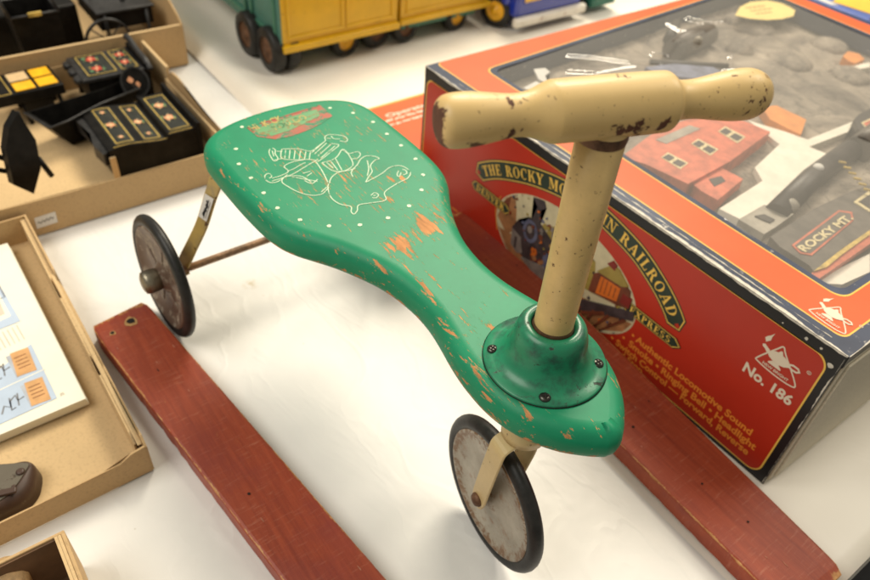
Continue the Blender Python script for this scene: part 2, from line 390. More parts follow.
def zr(x, y):
    d = y+.112+.004*math.sin(9*x)
    far = 1.0 if x < -.05 else max(0, 1-(x+.05)/.2)
    h = .019*far+.0014*(1-far)
    if d < .028:
        t = max(0, d/.028); return -.0008 + (h+.0008)*math.sin(t*PI/2)
    t = min(1, (d-.028)/.08); t = t*t*(3-2*t)
    return h*(1-t) + .0*t + .5*wr(x, y)
b, V = sheet('rear_table_cover', -2.2, TX, -.112, 2.6, 160, 260, zr, SHEETR)
fr_ = V[-1]
lo = [b.bm.verts.new((TX+.002, v.co.y, -.006)) for v in fr_]; lo2 = [b.bm.verts.new((TX-.004+.003*math.sin(v.co.y*30), v.co.y, -.30)) for v in fr_]
for A_, B_ in ((fr_, lo), (lo, lo2)):
    for j in range(len(A_)-1): b.face([A_[j], A_[j+1], B_[j+1], B_[j]], SHEETR, True)
tag(b.build('rear_table_cover', recalc=False), kind='structure')
b = MB(); b.box(-2.15, TX-.01, -1.55, 2.55, -.045, -.012, CARDW); tag(b.build('table_top'), kind='structure')
b = MB(); b.box(-4, 4, -4, 5, -.80, -.75, FLOORM); tag(b.build('floor'), kind='structure')

# ------------------------------------------------------------------ red boards
def board(near0, near1, far0, far1, T, z0, nm, label, holes):
    root = thing('painted_board', label, 'board', 'red boards lying beside the riding toy')
    n0, n1, f0, f1 = map(Vector, (near0, near1, far0, far1))
    b = MB(); NXX = 70; sec = []
    ringpts = []
    for i in range(NXX+1):
        t = i/NXX; a = n0.lerp(n1, t); c = f0.lerp(f1, t); w = (c-a); L = w.length; w.normalize()
        e = min(1, min(i, NXX-i)/1.5); ins = (1-e)*.004
        r = .0030; jit = random.uniform(-.0009, .0009)
        prof = [(0+jit, 0+.002), (jit, T-r), (r*.3, T-r*.3), (r, T), (L-r, T), (L-r*.3, T-r*.3), (L+jit, T-r), (L+jit, .002), (L-.002, 0), (.002, 0)]
        ringpts.append([Vector((a.x, a.y, z0)) + Vector((w.x, w.y, 0))*min(max(p, ins), L-ins) + Vector((0, 0, min(q, T-(1-e)*.003))) for p, q in prof])
    b.rings(ringpts, REDW, True, (True, True), False)
    lay = b.bm.verts.layers.float.new('edge')
    zt = z0+T
    b.bm.verts.ensure_lookup_table()
    for idx, v in enumerate(b.bm.verts):
        k = idx % 10; ii = idx//10
        v[lay] = 1.0 if (k in (2, 5) or ii in (0, NXX)) else .0
    b.build('plank', root)
    for hx, hy, r in holes:
        b = MB(); b.prism(blob(hx, hy, r*1.7, 12, .25), zt+.0001, zt+.0004, BAREW) if r > .0018 else None
        b.prism(blob(hx, hy, r, 10, .2), zt+.0004, zt+.0008, HOLE); b.build('nail_hole', root)
    for i in range(9):
        t = random.uniform(.05, .95); u_ = random.uniform(.12, .9); p = n0.lerp(n1, t).lerp(f0.lerp(f1, t), u_); q_ = (f1-f0).normalized(); sc_ = random.uniform(.0012, .0035)
        b = MB(); b.prism([(p.x+q_.x*a*sc_-q_.y*c*.0005, p.y+q_.y*a*sc_+q_.x*c*.0005) for a, c in ((-1, 0), (-.3, -1), (.6, -.8), (1, .1), (.4, 1), (-.5, .7))], zt+.0001, zt+.0003, random.choice([HOLE, DENT, DENT])); b.build('dent', root)
    rebase(root, (n0.x, n0.y, z0)); return root
hp = lambda x, y, z=.0222: tuple(U(x, y, z)[:2])
h1 = [hp(131, 321)+(.0042,), hp(112.5, 333)+(.0022,), hp(249, 494)+(.0013,)]
nz0 = U(89, 326, .022); fz0 = U(144, 299, .022); nz1 = U(282, 580, .022); fz1 = U(388, 580, .022)
def ext(a, b_, d): a = Vector(a); b_ = Vector(b_); return b_+(b_-a).normalized()*d
board(nz0[:2]+(0,) if False else (nz0.x, nz0.y), ext((nz0.x, nz0.y), (nz1.x, nz1.y), .28), (fz0.x, fz0.y), ext((fz0.x, fz0.y), (fz1.x, fz1.y), .28-.045), .022, 0.0, 'l',
      'worn red painted board with a bored hole, lying beside the booklet tray', h1)
r0 = U(762, 489, .024); r1 = U(846, 571, .024); q0 = U(649, 473, .024); q1 = U(755.6, 580, .024)
dr = (r1-r0).normalized(); dq = (q1-q0).normalized()
h2 = [hp(633, 427, .0242)+(.0013,), hp(702, 484, .0242)+(.0011,), hp(748, 522, .0242)+(.0011,)]
board(tuple((q0-dq*.42)[:2]), tuple((q0+dq*((r1.x-q0.x)/dq.x-.004))[:2]), tuple((r0-dr*.50)[:2]), tuple(r1[:2]), .022, .0020, 'r',
      'red painted board lying along the front of the red train set box', h2)

# ------------------------------------------------------------------ the riding toy
toy = thing('riding_toy', 'green wooden riding toy with cream handlebar and three black tyred wheels', 'riding toy')
Y0 = -.2532; ZT = .235; ZB = .207
HW = [(.0770, 0), (.0785, .022), (.083, .046), (.0915, .067), (.105, .082), (.124, .0895), (.15, .0912), (.18, .0916), (.208, .0912), (.238, .0893), (.258, .0855), (.274, .0785), (.288, .0695), (.303, .060), (.32, .0515), (.34, .0432), (.36, .0382), (.382, .0358), (.402, .0367), (.42, .040), (.44, .0448), (.46, .0482), (.483, .0493), (.503, .0465), (.520, .0400), (.537, .029), (.550, .0158), (.5572, .006)]
half = cat([(x, w, 0) for x, w in HW], 5)
loop = [(p.x, Y0+p.y) for p in half] + [(.5585, Y0)] + [(p.x, Y0-p.y) for p in half[::-1][:-1]]
def inset(loop, d):
    out = []; k = len(loop)
    for i in range(k):
        a = Vector(loop[i-2]); c = Vector(loop[(i+2) % k]); t = (c-a).normalized(); nn = Vector((t.y, -t.x))
        p = Vector(loop[i]) - nn*(-d) if False else Vector(loop[i])
        cen_in = nn
        out.append((p.x+nn.x*d, p.y+nn.y*d))
    return out
# loop runs +y side first (clockwise seen from above reversed); decide the inward sign by area
def area(l): return .5*sum(l[i][0]*l[(i+1) % len(l)][1]-l[(i+1) % len(l)][0]*l[i][1] for i in range(len(l)))
sgn = 1 if area(inset(loop, .005)) < 0 and abs(area(inset(loop, .005))) < abs(area(loop)) else (-1 if abs(area(inset(loop, .005))) > abs(area(loop)) else 1)
b = MB(); rr = .0125; rings = []
for k in range(0, 7):
    a = PI/2*k/6; rings.append([(x, y, ZB+.010*(1-math.sin(a))) for x, y in inset(loop, sgn*.010*(1-math.cos(a)))])
rings = rings[::-1]
for k in range(0, 8):
    a = PI/2*k/7; rings.append([(x, y, ZT-rr*(1-math.sin(a))) for x, y in inset(loop, sgn*rr*(1-math.cos(a)))])
b.rings(rings, GREEN, True, (True, True), True)
lay = b.bm.verts.layers.float.new('edge'); b.bm.verts.ensure_lookup_table(); kk = len(loop)
for i_, v in enumerate(b.bm.verts):
    k_ = i_//kk; v[lay] = 1.0 if k_ in (3, 4, 5) else (.55 if k_ in (10, 11, 12) else 0.0)
seat = b.build('seat', toy)
SF = F((0, 0, ZT))
# printed line figure and dots
cream_line = worn('cream_stencil_paint', (.60, .70, .50, 1), (.04, .30, .15, 1), .585, 150, (.5, 1.2, 1), .5, soft=.05)
b = MB()
sp = lambda x, y: tuple(U(235+x/4.579, 130+y/4.579, ZT)[:2])
def stroke(pts, w=.00075, closed=False):
    q = [(p.x, p.y) for p in cat([(a, b_, 0) for a, b_ in (sp(*p) for p in pts)], 5, closed)]
    b.ribbon(q, w, .0001, .0003+random.uniform(0, .0001), cream_line, SF, closed)
for p in [[(435, 240), (425, 262), (440, 310), (480, 340), (530, 352), (532, 375), (545, 386), (560, 370), (566, 345), (620, 335), (690, 322), (686, 285), (750, 242), (790, 222), (802, 192), (760, 165), (710, 172), (670, 202), (600, 240)],
          [(622, 300), (640, 288), (657, 298), (645, 312), (628, 310)], [(634, 302), (645, 299)], [(370, 145), (400, 190), (425, 240)],
          [(432, 240), (445, 215), (475, 195), (520, 186), (552, 176)],
          [(430, 262), (400, 293), (350, 300), (290, 285), (240, 258), (215, 238), (232, 215), (300, 212), (350, 240)], [(420, 262), (395, 285)],
          [(240, 205), (200, 235), (165, 242), (140, 228), (138, 208), (155, 200), (168, 212), (158, 222)], [(170, 222), (215, 208), (245, 190), (225, 168), (262, 148), (330, 135)],
          [(170, 235), (260, 205), (320, 170), (380, 135)], [(182, 138), (215, 132)], [(190, 98), (216, 100)],
          [(215, 88), (210, 110), (216, 132), (270, 138), (330, 136), (372, 140)], [(215, 88), (290, 88), (345, 98), (375, 80), (415, 50)],
          [(232, 92), (228, 130)], [(252, 92), (248, 132)], [(275, 94), (270, 134)], [(300, 96), (294, 134)], [(325, 99), (318, 134)], [(345, 102), (340, 134)],
          [(415, 50), (440, 62), (475, 70), (440, 100), (400, 132), (378, 145)], [(420, 60), (365, 110)], [(440, 66), (380, 120)], [(458, 74), (395, 128)], [(405, 58), (352, 104)],
          [(160, 88), (156, 104), (165, 125), (178, 142), (192, 140), (196, 128), (184, 110), (184, 92), (172, 84)], [(170, 96), (178, 122)],
          [(415, 50), (412, 32), (430, 22), (470, 24), (500, 30), (515, 45), (505, 55), (480, 50)], [(440, 28), (452, 40), (480, 42)], [(418, 40), (438, 40)],
          [(400, 150), (440, 140), (470, 120), (490, 90), (510, 100), (530, 130), (540, 160), (520, 180), (490, 190), (450, 188), (420, 170), (398, 150)], [(420, 150), (450, 175)], [(440, 146), (470, 185)], [(460, 132), (490, 186)],
          [(540, 215), (532, 195), (545, 175), (560, 160), (575, 135), (600, 120), (640, 122), (660, 132), (640, 140), (620, 165), (628, 190), (612, 215), (598, 240)], [(605, 140), (612, 175), (606, 210)], [(490, 90), (520, 108), (560, 100), (574, 112), (560, 130), (530, 134)],
          [(750, 186), (742, 205), (752, 214), (760, 196)], [(766, 180), (782, 186), (786, 200), (770, 206)],
          [(240, 190), (270, 178), (300, 160), (322, 150)], [(262, 215), (330, 228), (378, 236)], [(310, 200), (345, 190)], [(318, 232), (352, 246), (378, 226)], [(330, 212), (352, 196)]]:
    stroke(p)
b.build('stencilled_figure', seat)
for x, y in [(242, 127), (236, 149), (239, 164), (251, 178), (263.6, 193), (277.5, 208), (300, 220), (329, 226), (360, 225), (388, 218), (409, 206), (421.5, 190), (423, 175), (415.5, 159), (401, 145.5), (387, 134), (373, 122), (353, 113), (330, 108)]:
    q = U(x, y, ZT); b = MB(); b.prism(blob(q.x, q.y, .0019, 12, .12), .0001, .0003, cream_line, SF); b.build('painted_dot', seat)
# faded transfer label: red and gold with worn lettering
LBRED = worn('faded_red_transfer', (.36, .085, .045, 1), (.05, .27, .14, 1), .49, 110, (1, .6, 1), .4, soft=.06)
LBGOLD = worn('faded_gold_transfer', (.40, .33, .09, 1), (.07, .22, .09, 1), .51, 130, (1, .6, 1), .4, soft=.06)
b = MB(); q = lambda x, y: tuple(U(225+x/6.96, 90+y/6.96, ZT)[:2])
b.prism([q(*p) for p in ((150, 262), (400, 187), (660, 105), (748, 180), (680, 230), (590, 275), (470, 320), (360, 345), (225, 325))], .0001, .00025, LBRED, SF)
b.prism([q(*p) for p in ((205, 275), (400, 205), (640, 135), (660, 180), (560, 235), (430, 290), (330, 320), (235, 310))], .00025, .0004, worn('green_worn_transfer', (.10, .30, .12, 1), (.30, .20, .07, 1), .50, 90, (1, .6, 1), .4, soft=.08), SF)
b.ribbon([q(150, 262), q(400, 187), q(660, 107)], .0012, .0003, .0005, LBRED, SF)
lf = F(U(225+205/6.96, 90+305/6.96, ZT), U(225+640/6.96, 90+150/6.96, ZT)-U(225+205/6.96, 90+305/6.96, ZT), (-1, 0, 0), (0, 0, 1))
b.text('HI  K CK', .0150, LBGOLD, lambda x, y: lf(x, y+.0045, .00055), 'LEFT', .03, sx=.62)
b.text('YOU GO', .0125, LBGOLD, lambda x, y: lf(x+.018, y-.0065, .00055), 'LEFT', .03, sx=.8)
b.build('faded_label', seat)
# steering collar
PC = Vector((.4843, -.2513, 0)); CF = F(PC)
b = MB()
b.lathe([(.0425, ZT+.0003), (.0427, ZT+.0014), (.0418, ZT+.0022), (.037, ZT+.0030), (.0325, ZT+.0050), (.0292, ZT+.0090), (.0266, ZT+.015), (.0256, ZT+.022), (.0246, ZT+.027), (.0230, ZT+.0322), (.0205, ZT+.0355), (.0172, ZT+.0362), (.0150, ZT+.0352), (.0142, ZT+.0320), (.0140, ZT+.020)], GREENM, CF, 64, (False, False))
collar = b.build('collar', toy)
b = MB(); b.lathe([(.0429, ZT+.0001), (.0433, ZT+.0006), (.0429, ZT+.0010)], HOLE, CF, 64, (False, False)); b.build('collar_gasket', collar)
for a in (-133, 47, -43, 137):
    p = PC + Vector((math.cos(math.radians(a)), math.sin(math.radians(a)), 0))*.0362; sf = F((p.x, p.y, ZT+.0030), (math.cos(.6*a), math.sin(.6*a), 0), (-math.sin(.6*a), math.cos(.6*a), 0))
    b = MB(); b.lathe([(.0040, -.001), (.0040, .0004), (.0034, .0013), (.0018, .0018)], SCREW, sf, 20)
    b.box(-.0024, .0024, -.0005, .0005, .0016, .0021, HOLE, sf); b.box(-.0005, .0005, -.0024, .0024, .0016, .0022, HOLE, sf); b.build('screw', collar)
# post and handle
HZ = .4275
b = MB(); b.lathe([(.0128, .17), (.0128, .24), (.0130, .26), (.0132, .34), (.0135, HZ-.006)], CREAM, CF, 40); b.build('post', toy)
b = MB(); b.lathe([(.0130, ZT+.028), (.0140, ZT+.0335), (.0131, ZT+.0365)], RUST, CF, 40, (False, False)); b.build('post_ring', toy)
hd = Vector((.061, .175, 0)).normalized(); hu = Vector((0, 0, 1)); HF = F((PC.x, PC.y, HZ), hu, hd.cross(hu)*-1, hd)
SD = 1 if HF.v.dot(CAM-HF.o) > 0 else -1
prof = [(-.0925, .0030), (-.0922, .0085), (-.0905, .0115), (-.087, .0134), (-.080, .0140), (-.072, .0135), (-.063, .0122), (-.055, .0112), (-.049, .0112), (-.043, .0125), (-.038, .0145), (-.034, .0160), (-.029, .0166), (0, .0168), (.028, .0166), (.0335, .0158), (.0360, .0130), (.039, .0112), (.046, .0106), (.054, .0112), (.064, .0128), (.074, .0141), (.083, .0143), (.089, .0128), (.0935, .0095), (.0958, .0050), (.0963, .0015)]
PR = [(p.y*.965, p.x) for p in cat([(s_, r, 0) for s_, r in prof], 3)]
b = MB()
HAND = worn('cream_handle_paint', (.65, .45, .18, 1), (.13, .045, .02, 1), .665, 95, (1, 1, 1), .45, coat=.05, fine=.3, var=.06,
            spots=[(tuple(HF(0, 0, -.094)), .016, .60), (tuple(HF(.0, .0, .098)), .016, .42), (tuple(HF(-.006, SD*.0157, .008)), .012, .26), (tuple(HF(-.006, SD*.0157, .024)), .010, .24), (tuple(HF(-.006, SD*.0157, -.006)), .009, .20), (tuple(HF(-.004, SD*.013, -.075)), .014, .17), (tuple(HF(-.004, SD*.011, -.058)), .010, .17), (tuple(HF(.0166, 0, .004)), .006, .30), (tuple(HF(.010, SD*.004, -.058)), .010, .20), (tuple(HF(-.016, 0, .004)), .02, .16)])
b.lathe(PR, HAND, HF, 48); b.build('handlebar', toy)
b = MB(); b.lathe([(.0132, HZ-.0200), (.0150, HZ-.0150), (.0152, HZ-.0110)], HAND, CF, 40, (False, False)) if False else b.lathe([(.0136, HZ-.0185), (.0141, HZ-.0155), (.0136, HZ-.0125)], RUST, CF, 40, (False, False)); b.build('joint_stain', toy)
# wheels
def wheel(center, yaw, cam, R_, hub, discm, T=.013, name='wheel'):
    d = Vector((math.cos(yaw), math.sin(yaw), 0)); up = Vector((0, 0, 1)); n = d.cross(up)
    up2 = up*math.cos(cam)+n*math.sin(cam); n2 = d.cross(up2)            # n2 points to the -y side
    f = F(center, d, up2, n2)
    w = MB().build(name, toy)
    k = 14; prof = []
    for i in range(k+1):
        a = math.radians(-150+300*i/k); prof.append((R_-.0068+.0068*math.cos(a), T/2*math.sin(a)))
    b = MB(); b.lathe(prof+[(R_-.0115, T*.32), (R_-.0115, -T*.32), prof[0]], RUBBER, f, 72, (False, False)); b.build('tyre', w)
    r = R_-.0108
    b = MB(); b.lathe([(r, -T*.36), (r, T*.38), (r-.0010, T*.46), (r-.0028, T*.46), (r-.005, T*.34), (r*.62, T*(-.05 if hub else .26)), (.018, T*(-.02 if hub else .36)), (.010, T*.6), (.004, T*.65), (.0005, T*.65)], discm, f, 72, (False, True))
    b.lathe([(r, -T*.36), (r-.003, -T*.42), (r*.5, -T*.30), (.001, -T*.36)], discm, f, 72, (False, True)); b.build('rim', w)
    if hub:
        b = MB(); b.lathe([(.0085, .000), (.0095, .004), (.0118, .006), (.0126, .009), (.0128, .018), (.0118, .0210), (.0080, .0228), (.003, .0233), (.0004, .0234)], NICKEL, f, 36, (True, True)); b.build('hub_cap', w)
        b = MB()
        for ang in (.4, 1.66, 2.9, 4.2, 5.4):
            b.prism([(math.cos(ang)*a_-math.sin(ang)*c_, math.sin(ang)*a_+math.cos(ang)*c_) for a_, c_ in ((.018, -.006), (.044, -.012), (.048, 0), (.044, .012), (.018, .006))], -.0010, .0006, discm, f)
        b.build('spoke_pressing', w)
    return w, f
YAW = math.radians(-8)
FW, ff = wheel(Vector((.4760, -.2640, .0685)), YAW, 0, .0688, False, DISC)
RW, rf = wheel(Vector((.0772, -.3922, .0692)), math.radians(2.5), math.radians(-3), .0695, True, DISCR, .0115)
wheel(Vector((.0772, 2*Y0+.3922, .0692)), math.radians(180), math.radians(3), .0695, True, DISCR, .0115)
# front fork
b = MB()
hubp = Vector((.4760, -.2640, .0685)); nL = Vector((math.sin(YAW), -math.cos(YAW), 0))
for sd in (1, -1):
    o = nL*sd
    pts = [hubp+o*.0135+Vector((-.002, 0, -.009)), hubp+o*.0138+Vector((0, 0, 0)), hubp+o*.0155+Vector((.006, 0, .045)), hubp+o*.0160+Vector((.0095, 0, .072)), hubp+o*.0140+Vector((.0105, 0, .086)), hubp+o*.004+Vector((.0105, .002, .0905))]
    pts = cat(pts, 5)
    b.strap(pts, [.010+.0085*min(1, i/6) for i in range(len(pts))], .0024, CREAMM, Vector((math.cos(YAW), math.sin(YAW), 0)))
fork = b.build('fork', toy)
b = MB(); b.lathe([(.0175, .159), (.0178, .166), (.0150, .172), (.0120, .178), (.0120, .212)], CREAMM, F((.4865, -.2565, 0)), 36); b.build('steering_tube', toy)
b = MB()
bf = F(hubp+nL*.0150, Vector((math.cos(YAW), math.sin(YAW), 0)), (0, 0, 1), nL)
b.lathe([(.0062, 0), (.0062, .0015), (.0048, .0036), (.0020, .0046), (.0003, .0048)], RUST, bf, 24)
bf2 = F(hubp-nL*.0150, Vector((math.cos(YAW), math.sin(YAW), 0)), (0, 0, 1), nL*-1); b.lathe([(.0062, 0), (.0048, .0036), (.0003, .0048)], RUST, bf2, 24)
b.tube([hubp+nL*.014, hubp-nL*.014], .003, RUST); b.build('axle_bolt', fork)
# rear straps and axle
YS = worn('yellowed_strap_paint', (.44, .30, .085, 1), (.12, .055, .02, 1), .60, 90, (1, 1, 1), .45, dirt=(.30, .22, .10, 1))
axl = Vector((.0775, -.3695, .0690))
tp = U(215, 188, .209); tp.y = -.337
s0 = UY(216, 183, -.336); s1 = UY(212, 192, -.337); s2 = UY(202, 224, -.348); s3 = UY(190, 250, -.362); s4 = UY(183, 266, -.368)
print('strap', s0, s1, s2, s3, s4, axl)
for sd in (1, -1):
    pts = []
    for p in (Vector((s0.x, -.318, ZB+.001)), Vector((s0.x, -.331, ZB-.001)), s1, s2, s3, s4, axl+Vector((-.001, 0, -.010))):
        pts.append(Vector((p.x, p.y if sd == 1 else 2*Y0-p.y, p.z)))
    b = MB(); b.strap(cat(pts, 5), .0165, .0026, YS, Vector((1, .25*sd, 0))); st = b.build('rear_strap', toy)
    if sd == 1:
        tf = F(s1.lerp(s2, .45)+Vector((.0012, -.0018, 0)), Vector((1, .25, 0)), (s1-s2), None)
        tf.v = (s1-s2).normalized(); tf.n = tf.u.cross(tf.v).normalized()
        if tf.n.y > 0: tf.n = -tf.n
        b = MB(); b.box(-.0065, .0065, -.016, .017, .0003, .0007, PRICE, tf)
        rot = lambda x, y: tf(-y*1.0+.0035, x*1.0, .0009)
        smudge_line(b, .022, .0060, INK, lambda x, y, z: rot(x-.011, y)); b.box(.001, .0016, -.014, .013, .0008, .0010, INK, tf); b.box(.0038, .0042, -.012, .011, .0008, .0010, INK, tf); b.build('paper_tag', st)
b = MB(); b.tube([(.0770, -.388, .069), (.0765, -.33, .0690), (.0760, -.17, .0690), (.0765, 2*Y0+.388, .069)], .0042, plain('worn_brown_rod', (.30, .17, .09, 1), .5, .5, 60, .2, .2), 14); b.build('rear_axle', toy)
rebase(toy, (.30, Y0, 0))

# ------------------------------------------------------------------ train set box
BW, BD, BH = .5903, .7104, .1875
bx = thing('train_set_box', 'large red train set box with clear window lid and curved railroad banner', 'toy box')
b = MB(); b.box(0, BW-.0006, .0006, BD, .0015, .146, CARDW, W0, .0005)
for q_ in ((.0002, BW-.0008, .0008, .0030), (.0002, BW-.0008, BD-.003, BD-.0004), (.0002, .003, .0031, BD-.0031), (BW-.0036, BW-.0008, .0031, BD-.0031)): b.box(*q_, .1461, BH-.0012, CARDW)
# the side flap of the end wall
body = b.build('box_body', bx)
b = MB(); b.box(BW-.0006, BW+.0014, .004, BD-.004, .006, BH-.012, CARDW, W0, .0005); b.box(BW+.0014, BW+.0036, .010, .20, .010, BH-.016, CARDW, W0, .0006); b.build('end_flap', bx)
FF = F((0, 0, 0), (1, 0, 0), (0, 0, 1), (0, -1, 0))
b = MB()
b.prism([(.0, .001), (BW, .001), (BW, BH-.001), (0, BH-.001)], .0000, .0006, PBLACK, FF, TORN)
fl = rrect(.0045, .5815, .0060, .1745, .014, 8)
b.prism(rrect(.0045, .5815, .0060, .1745, .014, 8), .0006, .0008, PYEL, FF)
b.prism(rrect(.0062, .5798, .0077, .1728, .0125, 8), .0008, .0010, PRED, FF)
fp = b.build('front_panel', bx)
# banner
cl = cat([(.124, .0985, 0), (.148, .1155, 0), (.173, .1285, 0), (.209, .1430, 0), (.243, .1525, 0), (.270, .1572, 0), (.292, .1588, 0), (.320, .1575, 0), (.349, .1525, 0), (.380, .1440, 0), (.412, .1275, 0), (.432, .1130, 0), (.446, .0985, 0)], 8)
arc = [0]
for i in range(1, len(cl)): arc.append(arc[-1]+(cl[i]-cl[i-1]).length)
LA = arc[-1]
def onarc(s_, off):
    s_ = max(0, min(LA-1e-6, s_)); i = max(j for j in range(len(arc)-1) if arc[j] <= s_); t = (s_-arc[i])/(arc[i+1]-arc[i])
    p = cl[i].lerp(cl[i+1], t); j0 = max(i-2, 0); j1 = min(i+3, len(cl)-1); d = (cl[j1]-cl[j0]).normalized(); return (p.x-d.y*off, p.y+d.x*off)
def bpoly(h, e):
    n = 40; a = e
    top = [onarc(a+(LA-2*a)*i/n, h) for i in range(n+1)]; bot = [onarc(a+(LA-2*a)*(n-i)/n, -h) for i in range(n+1)]
    return top, bot
b = MB()
def bandshape(h, e, tipx, c, m):
    top, bot = bpoly(h, e); n = len(top)
    V1 = [b.bm.verts.new(FF(x, y, c)) for x, y in top]; V2 = [b.bm.verts.new(FF(x, y, c)) for x, y in bot[::-1]]
    for i in range(n-1): b.face([V1[i], V1[i+1], V2[i+1], V2[i]], m)
    for k, t in ((0, -1), (n-1, 1)):
        s_ = 0 if k == 0 else LA
        p = onarc(s_, 0); d = (cl[1]-cl[0]).normalized() if k == 0 else (cl[-1]-cl[-2]).normalized()
        tp_ = b.bm.verts.new(FF(p[0]+t*d.x*tipx, p[1]+t*d.y*tipx, c)); b.face([V1[k], tp_, V2[k]], m)
bandshape(.0130, .004, .0062, .00115, PGREEN); bandshape(.0117, .005, .0045, .0013, PYEL); bandshape(.0104, .006, .003, .00145, PGREEN)
for p in (onarc(.001, 0), onarc(LA-.001, 0)): b.prism(ell(p[0], p[1], .0035, .0035, 4), .0015, .0016, PRED, FF)
# oval picture: sky, earth, locomotive, wagons, trestle
ov = ell(.283, .066, .116, .066, 64)
b.prism(ov, .0011, .0012, SKY_, FF)
def clip(poly):   # keep picture pieces inside the oval
    o = []
    for x, y in poly:
        dx, dy = (x-.283)/.116, (y-.066)/.066; L = math.hypot(dx, dy)
        if L > .985: x, y = .283+dx/L*.985*.116, .066+dy/L*.985*.066
        o.append((x, y))
    return o
lvl = [0]
def pic(poly, m): lvl[0] += 1; b.prism(clip(poly), .0012, .00122+lvl[0]*.000012, m, FF)
pic([(.17, .045), (.20, .050), (.24, .040), (.28, .028), (.33, .045), (.40, .06), (.398, .04), (.36, .012), (.30, .0), (.24, .004), (.19, .025)], EARTH)
pic([(.168, .06), (.172, .095), (.185, .11), (.20, .088), (.205, .06), (.19, .045)], EARTH); pic([(.172, .08), (.18, .105), (.188, .1), (.186, .07)], BRN)
pic([(.255, .10), (.275, .11), (.30, .095), (.33, .10), (.34, .06), (.27, .045), (.25, .07)], OLV); pic([(.265, .085), (.285, .10), (.30, .08), (.295, .055), (.262, .05)], BRN)
pic([(.226, .088), (.232, .112), (.222, .122), (.229, .128), (.240, .128), (.246, .119), (.238, .112), (.241, .088)], LOCO)
pic([(.198, .062), (.206, .078), (.214, .072), (.222, .092), (.244, .094), (.268, .082), (.290, .072), (.300, .045), (.27, .028), (.238, .026), (.20, .040)], LOCO)
pic(ell(.228, .074, .0125, .016, 20), STEEL); pic(ell(.228, .074, .008, .011, 20), LOCO); pic(ell(.227, .076, .004, .005, 16), LOCOL)
pic([(.200, .036), (.198, .060), (.215, .056), (.222, .036), (.213, .030)], LOCOL); pic([(.206, .035), (.205, .052), (.209, .052), (.21, .034)], LOCO)
for x in (.262, .276, .290): pic(ell(x, .052-.15*(x-.262), .0065, .011, 16), STEEL)
for i in range(14): pic(blob(random.uniform(.238, .262), random.uniform(.030, .052), .0038, 7), random.choice([BRN, ORG, MAR, EARTH]))
for i in range(12): pic(blob(random.uniform(.24, .30), random.uniform(.07, .10), .004, 7), random.choice([BRN, OLV, LOCO, STEEL, LOCOL]))
for i in range(10): pic(blob(random.uniform(.27, .32), random.uniform(.04, .07), .006, 7), random.choice([BRN, MAR, LOCO, EARTH, ORG]))
for i in range(90):
    x_ = random.uniform(.19, .39); y_ = .085-.25*(x_-.24)*(1 if x_ < .31 else 0)+random.uniform(-.035, .025)-(.0 if x_ < .31 else .02)
    pic(blob(x_, y_, random.uniform(.0008, .0026), 6), random.choice([BRN, MAR, LOCO, LOCO, EARTH, ORG, LOCOL, STEEL, OLV]))
pic([(.305, .030), (.40, .078), (.402, .066), (.310, .016)], LOCO); pic([(.222, .030), (.235, .026), (.31, .004), (.33, .018), (.30, .030), (.26, .042)], LOCOL)
for x in (.325, .345, .365, .385): pic([(x, .025+.45*(x-.31)), (x+.004, .025+.45*(x-.31)), (x+.002, .0), (x-.002, .0)], BRN)
pic([(.33, .026), (.36, .05), (.362, .046), (.332, .022)], BRN)
pic([(.332, .060), (.333, .086), (.352, .104), (.36, .106), (.385, .098), (.388, .076), (.372, .070)], BRN)
pic([(.342, .064), (.343, .090), (.371, .093), (.371, .074)], ORG)
for x in (.347, .353, .359, .365): pic([(x, .067+.35*(x-.342)), (x, .0895), (x+.001, .0897), (x+.001, .067+.35*(x-.342))], BRN)
pic([(.336, .092), (.352, .112), (.366, .115), (.384, .103), (.371, .096)], OLV); pic([(.346, .110), (.352, .118), (.360, .116), (.358, .108)], MAR); pic([(.375, .076), (.376, .090), (.388, .090), (.388, .078)], MAR)
pic(blob(.291, .134, .009, 9, .2), ORG); 
b.ribbon([(.17, .09), (.165, .066), (.173, .04)], .0006, .0013, .0017, PYEL, FF)
b.build('railroad_picture', fp)
# small banners
for (x0, x1, zc) in ((.1145, .192, .0780), (.377, .4585, .0780)):
    b = MB(); P1 = [(x0, zc), (x0+.006, zc+.0072), (x1-.008, zc+.0072), (x1, zc), (x1-.008, zc-.0072), (x0+.006, zc-.0072)]
    sc_ = lambda d: [((x0+x1)/2+(x-(x0+x1)/2)*(1-d*.5), zc+(z-zc)*(1-d*1.6)) for x, z in P1]
    b.prism(P1, .0018, .0019, PGREEN, FF); b.prism(sc_(.07), .0019, .0020, PYEL, FF); b.prism(sc_(.13), .0020, .0021, PGREEN, FF); b.build('name_plate', fp)
b = MB()
b.text('THE ROCKY MOUNTAIN RAILROAD', .0178, PYEL, lambda x, y: FF(*onarc(LA/2+x, y-.0063), .00165), 'CENTER', .022, sx=1.0)
